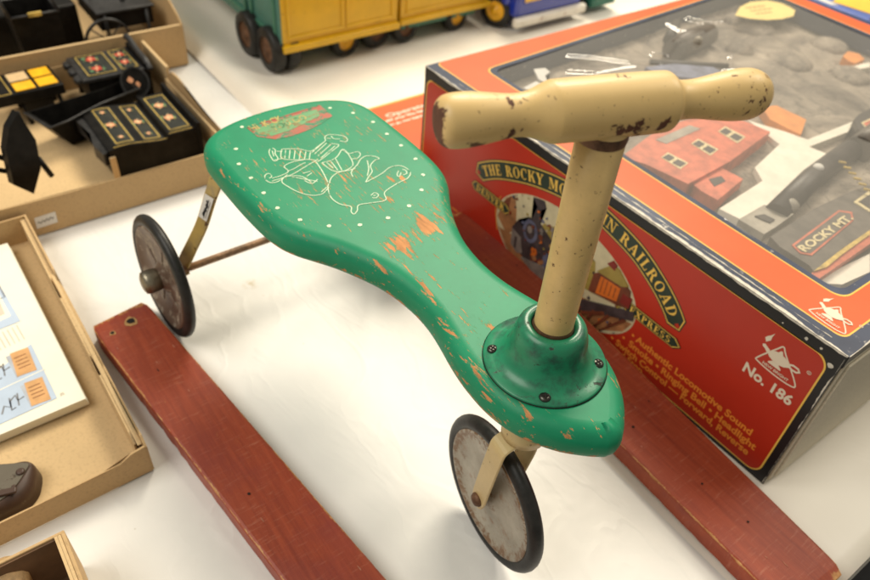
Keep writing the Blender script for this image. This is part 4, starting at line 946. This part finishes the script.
# iron
ir = thing('sad_iron', 'dark worn iron sole with grey plate lying in the tan tray', 'iron')
zt_ = .026
tp_ = [tuple(U(*p, zt_)[:2]) for p in ((31, 464), (27, 472), (20, 483), (10, 495), (-2, 504), (-20, 514), (-60, 520), (-60, 480), (-30, 470), (-5, 465), (12, 463.5), (24, 462.5))]
bt_ = [tuple(U(*p, .004)[:2]) for p in ((42, 476), (41, 492), (35, 503), (25, 512), (10, 520), (-12, 530), (-60, 545), (-60, 500), (-30, 482), (-5, 474), (15, 470), (32, 467))]
smo = lambda P: [(p.x, p.y) for p in cat([(a_, c_, 0) for a_, c_ in P], 5, True)]
tp_ = smo(tp_); bt_ = smo(bt_)
b = MB(); cxy = Vector((sum(p[0] for p in tp_)/len(tp_), sum(p[1] for p in tp_)/len(tp_)))
b.rings([[(x, y, .004) for x, y in bt_], [(x, y, .018) for x, y in [tuple(Vector(p).lerp(Vector(q_), .35)) for p, q_ in zip(bt_, tp_)]], [(x, y, zt_) for x, y in tp_]], CASTM, True, (True, True), True); b.build('iron_body', ir)
b = MB(); tq = [tuple(Vector(p).lerp(cxy, .06)) for p in tp_]; b.prism(tq, zt_, zt_+.0012, CASTL); pl = b.build('top_plate', ir)
b = MB()
for (x, y), r in (((20.5, 472), .0036), ((14, 487), .0018)):
    q_ = U(x, y, zt_+.0012); b.lathe([(r, 0), (r, .0012), (r*.6, .0020)], CASTM, F((q_.x, q_.y, zt_+.0011)), 14)
q_ = U(2, 495, zt_); b.box(-.02, .012, -.003, .003, .0, .003, CASTM, F((q_.x, q_.y, zt_+.0011), (.3, 1, 0), (-1, .3, 0)), .001); b.build('rivet', pl)
rebase(ir, (bt_[5][0], bt_[5][1], .0036))
# small box at the bottom left corner
sb = thing('small_cardboard_box', 'small deep cardboard box cut by the bottom left corner, holding a tan object', 'box')
k0 = U(64, 531, .062); b = MB()
uu = (U(88, 592, .062)-k0); uu.z = 0; uu.normalize(); vv = Vector((uu.y, -uu.x, 0))
if vv.y > 0: vv = -vv
sfm = F((k0.x, k0.y, 0), uu, vv, (0, 0, 1))
b.box(0, .20, .0, .0030, .001, .061, CARD, sfm, .0008); b.build('box_side', sb)
b = MB(); b.box(-.0028, 0, .0, .22, .001, .060, CARD, sfm, .0008); b.build('box_side', sb)
b = MB(); b.box(.0, .20, .0058, .0080, .001, .060, CARDL, sfm); b.box(0, .20, .003, .0058, .056, .0605, CARDL, sfm, .0008); b.build('side_liner', sb)
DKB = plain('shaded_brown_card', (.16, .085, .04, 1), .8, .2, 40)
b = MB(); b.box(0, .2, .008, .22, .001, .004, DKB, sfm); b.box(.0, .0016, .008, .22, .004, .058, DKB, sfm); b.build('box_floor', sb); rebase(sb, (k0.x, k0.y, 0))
ca = thing('carved_knob', 'tan carved lump lying inside the small cardboard box', 'carving')
q_ = U(2, 586, .03)
b = MB(); b.lathe([(.0005, -.020), (.012, -.018), (.021, -.006), (.022, .006), (.017, .015), (.008, .020), (.0005, .021)], plain('tan_plaster', (.50, .32, .15, 1), .6, .3, 90, 0, .6), F((q_.x, q_.y, .028)), 24)
for v in b.bm.verts: v.co += Vector((math.sin(v.co.x*310), math.cos(v.co.y*270), math.sin(v.co.z*250)))*.0016
b.build('carved_body', ca)
rebase(ca, (q_.x, q_.y, .004))

# middle tray
XM0, XM1, YM = -.512, -.157, -.202
tm = thing('cardboard_tray', 'open brown cardboard tray with price sticker, holding black painted doll furniture', 'tray', G1)
b = MB(); b.box(XM0+.002, XM1-.002, -.95, YM-.003, .001, .0035, CARDL); b.build('tray_floor', tm)
b = MB(); wall(b, (XM1, -.95), (XM1, YM), 0, 0, .0022, CARD, prof=[(0, .052), (.60, .051), (.70, .049), (.85, .048), (.94, .049), (1, .050)]); sd_ = b.build('tray_side', tm)
stf = F(UX(46, 220, XM1+.0012), (0, 1, 0), (0, 0, 1), (1, 0, 0)); b = MB(); b.prism([(-.013, -.0085), (.012, -.0075), (.013, .0085), (-.012, .0075)], .0002, .0005, PRICE, stf); b.ribbon([(-.010+.0016*i, -.001+.0022*math.sin(i*2.1)+.0002*i) for i in range(13)], .0011, .0005, .0007, INK, stf); b.build('price_sticker', sd_)
b = MB(); wall(b, (-.40, YM), (XM1, YM), 0, 0, .0024, CARD, prof=[(0, .050), (.06, .058), (.16, .060), (.30, .054), (.55, .047), (.9, .046), (1, .048)]); wall(b, (-.510, YM-.001), (-.402, YM-.001), .060, .060, .0042, CARDL)
b.box(-.40, -.17, YM-.008, YM-.0052, .004, .043, CARDL, W0); b.build('tray_side', tm)
b = MB(); wall(b, (XM0+.001, -.95), (XM0+.001, YM), .045, .045, .0022, CARD); b.build('tray_side', tm); rebase(tm, (-.33, -.55, 0))
# upper tray
tu = thing('cardboard_tray', 'open brown cardboard tray at the upper left corner, holding the black cart and black bin', 'tray', G1)
XU = -.517; YU = -.131
b = MB(); b.box(-.95, XU-.002, -1.1, YU-.003, .001, .0035, CARDL); b.build('tray_floor', tu)
b = MB(); wall(b, (XU, -1.1), (XU, YU), .070, .070, .0036, CARD); b.box(XU-.0035, XU+.0020, -1.1, YU-.003, .0700, .0722, CARDL, W0, .0009); b.build('tray_side', tu)
b = MB(); wall(b, (XU, YU), (-.95, YU-.03), 0, 0, .0026, CARD, prof=[(0, .071), (.03, .085), (.08, .100), (.16, .112), (.3, .118), (1, .118)]); b.build('tray_side', tu); rebase(tu, (-.7, -.5, 0))

# ------------------------------------------------------------------ black painted miniatures
G2 = 'black painted doll furniture in the middle tray'
def flower(b, fr, x, y, s_, z, kind=0):
    for i in range(5):
        a = i*1.26+random.random(); b.prism(blob(x+s_*.55*math.cos(a), y+s_*.55*math.sin(a), s_*.42, 7), z, z+.0003+.00002*i, (FLRED, FLPK)[kind], fr)
    b.prism(blob(x, y, s_*.3, 7), z+.0004, z+.0006, FLWH, fr)
    for i in range(6): b.prism(blob(x+s_*1.25*math.cos(i*1.05+.3), y+s_*1.25*math.sin(i*1.05+.3), s_*.17, 6), z, z+.00025+.00001*i, (FLGR, FLWH, GOLDP)[i % 3], fr)
    for i in range(2): b.prism(blob(x+s_*random.uniform(.8, 1.2)*(1 if i else -1), y+s_*random.uniform(-1, 1), s_*.35, 6), z, z+.0003, FLGR, fr)
def goldframe(b, fr, x0, x1, y0, y1, z, w=.0011):
    b.ribbon([(x0, y0), (x1, y0), (x1, y1), (x0, y1)], w, z, z+.0004, GOLDP, fr, True) if False else [b.ribbon(p, w, z, z+.0004, GOLDP, fr) for p in ([(x0, y0), (x1, y0)], [(x1, y0), (x1, y1)], [(x1, y1), (x0, y1)], [(x0, y1), (x0, y0)])]
# big chest of drawers lying in front
zt2 = .046
A1, A2, A3, A4 = (U(109, 152, zt2), U(193, 125, zt2), U(157, 84, zt2), U(73, 114, zt2))
print('chest', A1, A2, A3, A4)
cd = thing('doll_dresser', 'black doll dresser lying down with three gold lined flower panels on top', 'doll furniture', G2)
A1 = Vector((min(A1.x, XM1-.012), A1.y, zt2)); o_ = A1; uy = Vector((0, 1, 0)); Lc = A2.y-A1.y; Wc = (A1.x-A4.x)
cfm = F((A1.x, A1.y, 0), (0, 1, 0), (-1, 0, 0), (0, 0, 1))
b = MB(); 
pr_ = [(0, .0)]
n = 40
def ztop(a): return zt2 + (.0035*math.sin(a/Lc*2*PI*1.0+.6) if a < Lc*.66 else .003)
sec0 = [(0, .004)]+[(Lc*i/n, ztop(Lc*i/n)-.001) for i in range(n+1)]+[(Lc, .004)]
v0 = [b.bm.verts.new(cfm(a, 0, c)) for a, c in sec0]; v1 = [b.bm.verts.new(cfm(a, Wc, c)) for a, c in sec0]
k = len(sec0)
for i in range(k): b.face([v0[i], v0[(i+1) % k], v1[(i+1) % k], v1[i]], BLACKT)
b.face(v0, BLACKT); b.face(v1[::-1], BLACKT); b.build('carcass', cd)
def curved_panel(a0, a1, nm):
    b = MB(); N_ = 10; m_ = .10
    def pt(a, y, c): return cfm(a, y, ztop(a)+c)
    class _:
        pass
    fr = lambda a, y, c=0: pt(a, y, c)
    for i in range(N_):
        x0 = a0+(a1-a0)*i/N_; x1 = a0+(a1-a0)*(i+1)/N_
        vs = [b.bm.verts.new(pt(x, y, -.0004)) for x, y in ((x0, .006), (x1, .006), (x1, Wc-.006), (x0, Wc-.006))]; b.face(vs, BLACKP, True)
    ll = lambda p, q_, N2=8: [(p[0]+(q_[0]-p[0])*j/N2, p[1]+(q_[1]-p[1])*j/N2) for j in range(N2+1)]
    c_ = [(a0+.003, .010), (a1-.003, .010), (a1-.003, Wc-.010), (a0+.003, Wc-.010)]
    for i in range(4): b.ribbon(ll(c_[i], c_[(i+1) % 4]), .0012, .0, .0005, GOLDP, fr)
    am = (a0+a1)/2
    return b, fr, am
for i, (f0, f1_) in enumerate(((.09, .32), (.40, .62), (.70, .97))):
    b, fr, am = curved_panel(Lc*f0, Lc*f1_, i)
    if i < 2: flower(b, fr, am-.002, Wc*.5, .0062, .0002, 1); flower(b, fr, am, Wc*.2, .0035, .0002, 1); flower(b, fr, am-.001, Wc*.82, .0035, .0002, 1)
    else: flower(b, fr, am-.003, Wc*.36, .0075, .0002, 1); flower(b, fr, am-.002, Wc*.68, .0075, .0002, 1)
    b.build('drawer_panel', cd)
b = MB()
b.prism([(0, .004), (.0, Wc*.9), (-.004, Wc*1.0), (-.014, Wc*.95), (-.010, Wc*.75), (-.006, Wc*.5), (-.012, Wc*.25), (-.008, .0)], zt2-.020, zt2-.002, BLACKG, cfm); b.build('scalloped_skirt', cd)
b = MB(); b.ribbon([(Lc*(.06+.9*i/30), .0022) for i in range(31)], .0009, .0, .0004, GOLDP, lambda a, y, c=0: cfm(a, y, ztop(a)+c)); b.build('gold_edge_line', cd)
b = MB(); b.box(Lc, Lc+.006, -.002, Wc+.012, .004, zt2+.011, BLACKT, cfm, .0012); b.build('top_board', cd)
b = MB(); b.box(-.002, .006, -.0035, -.0005, .002, zt2-.008, CARDL, cfm); b.build('bracket_foot', cd)
rebase(cd, (A1.x-.05, A1.y+.06, .0036))
# chest behind
zc = .060
B1, B2, B3, B4 = U(83, 81, zc), U(143, 67, zc), U(124, 39, zc), U(68, 55, zc)
print('chest2', B1, B2, B3, B4)
c2 = thing('doll_chest', 'black doll chest with red flowers and gold lines, behind the dresser in the middle tray', 'doll furniture', G2)
x1_ = (B1.x+B2.x)/2; x0_ = max((B3.x+B4.x)/2, XM0+.010); ya = B1.y; yb = B2.y
b = MB(); b.box(x0_, x1_, ya+.006, yb, .020, zc-.006, BLACKT, W0, .0015); b.box(x0_, x1_+.002, ya, yb+.002, zc-.006, zc, BLACKG, W0, .0015); b.build('carcass', c2)
cf2 = F((x1_, ya, zc), (0, 1, 0), (-1, 0, 0), (0, 0, 1)); L2 = yb-ya; W2 = x1_-x0_
b = MB(); b.box(.010, L2*.60, .006, W2-.006, .0002, .0008, BLACKP, cf2); goldframe(b, cf2, .012, L2*.58, .008, W2-.008, .0009); flower(b, cf2, L2*.32, W2*.30, .0085, .0012); flower(b, cf2, L2*.34, W2*.72, .0085, .0012); b.build('lid_panel', c2)
b = MB(); b.box(L2*.66, L2*.96, .006, W2-.006, .0002, .0008, BLACKP, cf2); goldframe(b, cf2, L2*.68, L2*.94, .008, W2-.008, .0009); flower(b, cf2, L2*.80, W2*.35, .0075, .0012); flower(b, cf2, L2*.81, W2*.68, .0075, .0012); b.build('lid_panel', c2)
b = MB(); b.tube(cat([(x0_-.002, yb+.006, zc+.014), (x0_+.010, yb+.006, zc+.018), (x0_+W2*.5, yb+.007, zc+.010), (x1_-.01, yb+.008, zc+.006), (x1_+.004, yb+.009, zc-.004)], 4), .0050, BLACKG, 10); b.box(x0_, x1_, yb+.002, yb+.009, .004, zc+.006, BLACKT); b.build('back_rail', c2)
b = MB()
for i in range(3): 
    q2 = x0_+W2*(.18+.32*i); b.lathe([(.009, zc-.010), (.010, zc-.004), (.0085, zc-.0012)], BLACKG, F((q2, ya, 0)), 16)
b.build('scalloped_edge', c2)
for (fx, fy) in ((x0_+.008, ya+.01), (x1_-.008, ya+.012), (x0_+.008, yb-.008), (x1_-.008, yb-.008)):
    b = MB(); b.lathe([(.005, .0036), (.004, .012), (.006, .020)], BLACKT, F((fx, fy, 0)), 12); b.build('leg', c2)
rebase(c2, ((x0_+x1_)/2, (ya+yb)/2, .0036))
# yellow topped stand
c3 = thing('doll_washstand', 'black doll stand with four yellow and tan panels, beside the flowered chest', 'doll furniture', G2)
zy = .056; Q1, Q2, Q3, Q4 = U(16, 93, zy), U(60, 83, zy), U(46, 63, zy), U(4, 75, zy)
cf3 = F((Q1.x, Q1.y, zy), (Q2-Q1), Vector((0, 0, 1)).cross(Q2-Q1), (0, 0, 1)); L3 = (Q2-Q1).length; W3 = min((Q4-Q1).length, .07)
b = MB(); b.box(-.030, L3+.004, -.004, W3+.004, -.016, 0, BLACKT, cf3, .0015); b.build('table_top', c3)
for i in range(2):
    for j in range(2):
        b = MB(); b.box(L3*(.02+.52*i), L3*(.46+.52*i), W3*(.03+.5*j), W3*(.45+.5*j), .0002, .0016, PAPO if False else (CARDL if (i == 0 and j == 1) else YCELL), cf3, .0004); b.build('yellow_panel', c3)
b = MB(); goldframe(b, cf3, -.022, -.006, .0, W3, .0003); b.build('gold_border', c3)
for (a_, c_) in ((.004, .004), (L3-.006, .004), (.004, W3-.004), (L3-.006, W3-.004)):
    b = MB(); b.tube([cf3(a_, c_, -.016), cf3(a_+.004, c_-.004, -.052)], .0032, BLACKT, 8); b.build('leg', c3)
b = MB(); b.box(L3*.1, L3*.75, -.002, W3, -.034, -.016, BLACKT, cf3, .001); b.build('apron', c3)
rebase(c3, (Q1.x-.03, Q1.y+.03, .0036))
# tub cradle
c4 = thing('doll_cradle', 'open black doll cradle with a small orange flower oval, between the dresser and the chest', 'doll furniture', G2)
zc4 = .050
ot = [U(x, y, zc4) for x, y in ((24, 113), (66, 100), (104, 88), (128, 78), (140, 88), (100, 104), (68, 121), (50, 128))]
ot = [Vector((min(v.x, XM1-.03), v.y, zc4)) for v in ot]
cen = sum(ot, Vector())/len(ot)
bot = [cen.lerp(v, .62)-Vector((0, 0, zc4-.006)) for v in ot]; inn_ = [cen.lerp(v, .93) for v in ot]; ib = [cen.lerp(v, .60)-Vector((0, 0, zc4-.010)) for v in ot]
b = MB(); b.rings([bot, ot, inn_, ib], BLACKT, True, (True, True), False); b.build('cradle_body', c4)
b = MB(); b.tube(ot[4:]+ot[:1], .0018, BLACKG, 8); b.build('rim_bead', c4)
hv = U(136, 88, .040); 
hf = F((hv.x, hv.y, .050), (0, 1, 0), (-.5, 0, 1), None)
b = MB(); b.prism(ell(0, 0, .020, .022, 28), -.002, .002, BLACKT, hf); b.ribbon(ell(0, 0, .020, .022, 28), .003, .001, .0035, BLACKG, hf, True)
b.prism(blob(-.006, .004, .0045, 8), .002, .003, FLPK, hf); b.prism(blob(.003, -.004, .004, 8), .002, .003, FLPK, hf); b.prism(blob(-.004, -.006, .003, 8), .002, .003, FLGR, hf); b.build('headboard', c4)
rebase(c4, (cen.x, cen.y, .0036))
# folded stand at the left
c5 = thing('doll_table', 'black doll table tipped on its side at the left edge of the middle tray', 'doll furniture', G2)
b = MB(); pz = [UX(x, y, -.20) for x, y in ((9, 128), (18, 112), (36, 140), (41, 168), (34, 194), (14, 185), (6, 150))]
zmin = min(p.z for p in pz); pz = [p+Vector((0, 0, max(0, .004-zmin))) for p in pz]; dd = Vector((-.010, -.004, 0))
b.rings([pz, [p+dd for p in pz]], BLACKT, True, (True, True), False); b.build('table_top', c5)
for (xa, ya_, xb, yb_) in ((38, 158, 52, 176), (16, 112, 22, 124), (12, 172, -14, 168), (8, 160, -14, 152)):
    p, q_ = UX(xa, ya_, -.215), UX(xb, yb_, -.212); q_.z = max(q_.z, .007); p.z = max(p.z, .008); b = MB(); b.tube([p, q_], .0034, BLACKT, 8); b.build('leg', c5)
rebase(c5, (-.2, pz[0].y, .0036))

# upper tray pieces
G3 = 'black toy pieces in the upper left tray'
hb = thing('black_bin', 'tapered black bin with a pale metal rim in the upper left tray', 'toy bin', G3)
xb_ = -.555
bl, br = UX(27, 49, xb_), UX(67, 42, xb_); tl, tr_ = UX(11, 20, xb_+.008), UX(58, 9, xb_+.008)
print('bin', bl, br, tl, tr_)
zb_ = .004
def fixz(v, z): return Vector((v.x, v.y, z))
top_z = max(.09, (tl.z+tr_.z)/2)
bot = [fixz(bl, zb_), fixz(br, zb_), fixz(br, zb_)+Vector((-.05, 0, 0)), fixz(bl, zb_)+Vector((-.05, 0, 0))]
top = [fixz(tl, top_z), fixz(tr_, top_z), fixz(tr_, top_z)+Vector((-.075, 0, 0)), fixz(tl, top_z)+Vector((-.075, 0, 0))]
ct = sum(top, Vector())/4; cb = sum(bot, Vector())/4
b = MB(); b.rings([bot, top, [ct.lerp(v, .93) for v in top], [cb.lerp(v, .88)+Vector((0, 0, .004)) for v in bot]], BLACKT, True, (True, True), False); b.build('bin_body', hb)
b = MB(); b.tube(top+[top[0]], .0022, BLACKG, 8); b.build('rim', hb)
b = MB(); m0 = top[0].lerp(top[1], .5); b.box(-.010, .010, -.002, .002, -.003, .004, GOLDP, F(m0, top[1]-top[0], (1, 0, 0), (0, 0, 1)), .001); b.build('catch', hb)
for v in (top[0], top[1]): b = MB(); b.tube([v, v+Vector((-.02, -.012, .045))], .0022, BLACKG, 8); b.build('handle_bar', hb)
rebase(hb, (cb.x, cb.y, .0036))
ct_ = thing('black_cart', 'black toy cart with a spoked wheel in the upper left tray', 'toy cart', G3)
xw = -.560; wc = UX(108, 36, xw); print('cartwheel', wc)
wc.z = .048; wf = F(wc, (0, 1, 0), (0, 0, 1), (1, 0, 0))
b = MB(); Rw = .038; b.lathe([(Rw, -.0022), (Rw, .0022), (Rw-.004, .0022), (Rw-.004, -.0022), (Rw, -.0022)], BLACKG, wf, 40, (False, False)); b.lathe([(.006, -.004), (.006, .004), (.003, .006)], BLACKG, wf, 16)
for i in range(8): a = i*PI/4; b.tube([wf(.005*math.cos(a), .005*math.sin(a), 0), wf((Rw-.003)*math.cos(a), (Rw-.003)*math.sin(a), 0)], .0012, BLACKG, 6)
b.build('wheel', ct_)
b = MB(); t0 = UX(96, 7, -.575); t1 = UX(152, 12, -.575); tz = max((t0.z+t1.z)/2, .085)
b.box(-.70, -.572, t0.y, t1.y, tz-.028, tz, BLACKT, W0, .001); b.box(-.70, -.568, t0.y-.004, t1.y+.004, tz, tz+.004, BLACKG, W0, .001); b.build('cart_body', ct_)
b = MB(); b.tube([(wc.x+.002, wc.y+.004, wc.z), (-.570, wc.y+.004, tz)], .002, BLACKG, 8); b.build('stay_rod', ct_); b = MB(); b.tube([(-.566, t1.y-.012, .010), (-.572, t1.y-.010, tz)], .003, BLACKG, 8); b.box(-.572, -.564, t1.y-.02, t1.y, .004, .016, NICKEL, W0, .002); b.build('stay_rod', ct_)
b = MB(); b.tube([(-.64, t0.y+.01, tz), (-.66, t0.y-.0, tz+.06)], .003, BLACKG, 8); b.tube([(-.60, t0.y+.05, tz+.004), (-.68, t1.y-.01, tz+.03)], .004, BLACKG, 8); b.build('shaft', ct_); rebase(ct_, (wc.x, wc.y, .0036))
bc = thing('black_crate', 'large black toy body behind the bin in the upper left tray', 'toy body', G3)
g0 = U(-25, 22, .04); g1 = U(96, 20, .04)
b = MB(); b.box(-.86, -.660, g0.y-.05, t0.y-.012, .004, .078, BLACKT, W0, .004); b.build('crate_body', bc)
b = MB(); b.box(-.86, -.657, (g0.y+t0.y)/2-.075, (g0.y+t0.y)/2-.060, .0785, .082, CARDL, W0, .001); b.build('tan_strip', bc); rebase(bc, (-.7, g0.y, .0036))

# ------------------------------------------------------------------ toy trucks
def twheel(parent, c, axis, R_, w, hubm, tyre=RUBBER):
    ax = Vector(axis).normalized(); up = Vector((0, 0, 1)); f = F(c, up.cross(ax), up, ax)
    b = MB(); b.lathe([(R_*.60, -w/2), (R_*.93, -w/2), (R_, -w*.3), (R_, w*.3), (R_*.93, w/2), (R_*.60, w/2)], tyre, f, 32, (False, False)); t_ = b.build('tyre', parent)
    b = MB(); b.lathe([(R_*.62, -w*.4), (R_*.62, w*.44), (R_*.52, w*.30), (R_*.2, w*.34), (R_*.15, w*.55), (.0003, w*.56)], hubm, f, 28, (True, True)); b.build('wheel_hub', t_)
G4 = 'yellow toy truck trailers on the rear table'
def panel_frame(b, fr, x0, x1, y0, y1, w, h, m):
    for (a0, a1, c0_, c1_) in ((x0, x1, y0, y0+w), (x0, x1, y1-w, y1), (x0, x0+w, y0+w, y1-w), (x1-w, x1, y0+w, y1-w)): b.box(a0, a1, c0_, c1_, 0, h, m, fr, h*.45)
tk = thing('toy_dump_truck', 'yellow toy dump truck with faded teal side, standing behind the green seat', 'toy truck', G4)
XF = -.395; YL = -.008; YR = .228; zb = .050; zt = .24; XB = -.86
b = MB(); b.box(XF-.02, XF, YL+.002, YR, zb, zt, TYEL, W0, .002); b.box(XF-.003, XF+.008, YL, YR+.002, zb-.006, zb+.006, TYEL, W0, .0015)
ff_ = F((XF, YL, 0), (0, 1, 0), (0, 0, 1), (1, 0, 0)); mid = (YR-YL)*.52
panel_frame(b, ff_, .012, mid, zb+.014, .2, .006, .0025, TYEL); panel_frame(b, ff_, mid+.004, YR-YL-.008, zb+.014, .2, .006, .0025, TYEL); b.build('tailgate', tk)
b = MB(); b.box(XB, XF-.02, YL, YL+.012, zb, zt, TTEAL, W0, .002); b.box(XF-.02, XF-.0005, YL-.001, YL+.002, zb, zt, TTEAL, W0)
sf_ = F((XF, YL-.0005, 0), (-1, 0, 0), (0, 0, 1), (0, -1, 0))
for i in range(4): panel_frame(b, sf_, .012+i*.112, .108+i*.112, zb+.014, .22, .009, .004, TGRN)
b.build('side_panel', tk)
b = MB(); b.box(XB, XF-.021, YL+.013, YR-.001, zb+.001, zb+.02, TTEAL); b.box(XB, XF-.03, .03, YR-.04, .030, zb, TGRN, W0, .002); b.box(-.47, -.46, -.01, .20, .026, .034, TGRN, W0, .001); b.build('chassis', tk)
for px, py in ((268, 71), (247, 55)):
    q_ = U(px, py, 0); twheel(tk, Vector((q_.x, max(q_.y, -.03)+.010, .039)), (0, -1, 0), .039, .022, RUST); twheel(tk, Vector((q_.x, max(q_.y, -.03)+.038, .039)), (0, -1, 0), .039, .022, RUST); print('tw', q_)
twheel(tk, Vector((-.425, .130, .030)), (1, .15, 0), .030, .022, YCELL)
twheel(tk, Vector((-.430, .200, .036)), (1, .2, 0), .036, .024, RUST)
b = MB(); b.box(-.93, -.87, -.06, .20, .03, .16, TYEL, W0, .006); b.box(-.90, -.80, -.075, -.01, .045, .075, TYEL, W0, .008); b.build('cab', tk); rebase(tk, (-.6, .1, 0))
t2 = thing('toy_trailer', 'second yellow toy trailer behind the handlebar, between the dump truck and blue truck', 'toy truck', G4)
XG = -.402; b = MB(); b.box(XG-.20, XG, .240, .452, zb, .22, TYEL, W0, .002); b.box(XG-.003, XG+.007, .238, .455, zb-.006, zb+.004, TYEL, W0, .0015); fg = F((XG, .24, 0), (0, 1, 0), (0, 0, 1), (1, 0, 0)); panel_frame(b, fg, .012, .200, zb+.012, .2, .006, .0025, TYEL); b.build('trailer_body', t2)
b = MB(); b.box(XG-.19, XG-.01, .25, .43, .028, zb-.001, TGRN, W0, .002); b.build('chassis', t2)
for y, hm in ((.262, RUST), (.385, YCELL)): twheel(t2, Vector((XG-.022, y, .030)), (1, .15, 0), .029, .024, hm)
rebase(t2, (XG-.1, .34, 0))
t3 = thing('toy_blue_truck', 'dark blue toy truck with yellow wheel hub and chipped white bumper at the top', 'toy truck')
XH = -.345
b = MB(); b.box(XH-.30, XH, .480, .665, .030, .16, TBLUE, W0, .008, 3); b.box(XH-.28, XH-.02, .470, .488, .05, .10, TBLUE, W0, .008, 3); b.build('cab_body', t3)
b = MB(); b.box(XH-.004, XH+.012, .474, .672, .016, .034, TWHITE, W0, .005, 3); b.build('bumper', t3)
b = MB()
for y in (.52, .60):
    b = MB(); b.box(XH, XH+.0015, y-.024, y+.024, .058, .104, TBLUE, W0, .0005)
    for i in range(3): b.box(XH, XH+.003, y-.022, y+.022, .062+i*.014, .070+i*.014, PGOLD, W0, .001)
    b.build('grille', t3)

b = MB(); b.prism([(y, z) for y, z in ell(.497, .10, .012, .012, 20)], -.001, .004, NICKEL, F((XH, 0, 0), (0, 1, 0), (0, 0, 1), (1, 0, 0))); b.build('headlight', t3)
twheel(t3, Vector((XH-.052, .476, .034)), (.45, -1, 0), .034, .024, YCELL); twheel(t3, Vector((XH-.052, .655, .034)), (0, 1, 0), .034, .024, YCELL); twheel(t3, Vector((XH-.24, .478, .034)), (0, -1, 0), .034, .024, YCELL)
rebase(t3, (XH-.15, .57, 0))
t4 = thing('green_toy_wagon', 'dull green toy wagon body beyond the blue truck at the top', 'toy wagon')
b = MB(); b.box(-.50, -.345, .700, .775, .014, .12, GREYG, W0, .004); b.box(-.345, -.343, .706, .736, .03, .10, TGRN, W0, .0005); b.box(-.345, -.343, .742, .770, .03, .10, TGRN, W0, .0005); b.build('wagon_body', t4)
for x in (-.37, -.47): twheel(t4, Vector((x, .695, .014)), (0, -1, 0), .014, .010, RUST)
rebase(t4, (-.42, .735, 0))

# ------------------------------------------------------------------ camera, light, world
cam = bpy.data.cameras.new('camera'); co = bpy.data.objects.new('camera', cam); COL.objects.link(co); S.camera = co
M = Matrix((( RX.x, -RY.x, -RZ.x, CAM.x), (RX.y, -RY.y, -RZ.y, CAM.y), (RX.z, -RY.z, -RZ.z, CAM.z), (0, 0, 0, 1)))
co.matrix_world = M
cam.sensor_width = 36; cam.lens = 36*FPX/870; cam.clip_start = .01; cam.clip_end = 50
cam.dof.use_dof = True; cam.dof.focus_distance = .50; cam.dof.aperture_fstop = 7.0; cam.dof.aperture_blades = 7
def lamp(loc, tgt, sx, sy, power, col, name='ceiling_and_fill_lamp'):
    l = bpy.data.lights.new(name, 'AREA'); l.shape = 'RECTANGLE'; l.size = sx; l.size_y = sy; l.energy = power; l.color = col
    o = bpy.data.objects.new(name, l); COL.objects.link(o); o.location = loc
    o.rotation_euler = (Vector(tgt)-Vector(loc)).to_track_quat('-Z', 'Y').to_euler(); return o
lamp((-1.15, 1.25, 2.35), (.1, 0, 0), 1.3, .8, 86, (1, .90, .72))
lamp((.7, 2.0, 2.5), (.2, 0, 0), 1.2, .6, 30, (1, .91, .76))
lamp((-.1, -1.7, 2.1), (.2, -.1, .1), 1.6, 1.2, 34, (1, .95, .86))  # added fill light on the near side, evens the table and brightens front faces
w = bpy.data.worlds.new('World'); S.world = w; w.use_nodes = True
bg = w.node_tree.nodes['Background']; bg.inputs[0].default_value = (1, .94, .80, 1); bg.inputs[1].default_value = .30
S.view_settings.view_transform = 'Standard'; S.view_settings.look = 'None'; S.view_settings.exposure = .16; S.view_settings.gamma = 1
S.render.resolution_x = 1024; S.render.resolution_y = 683
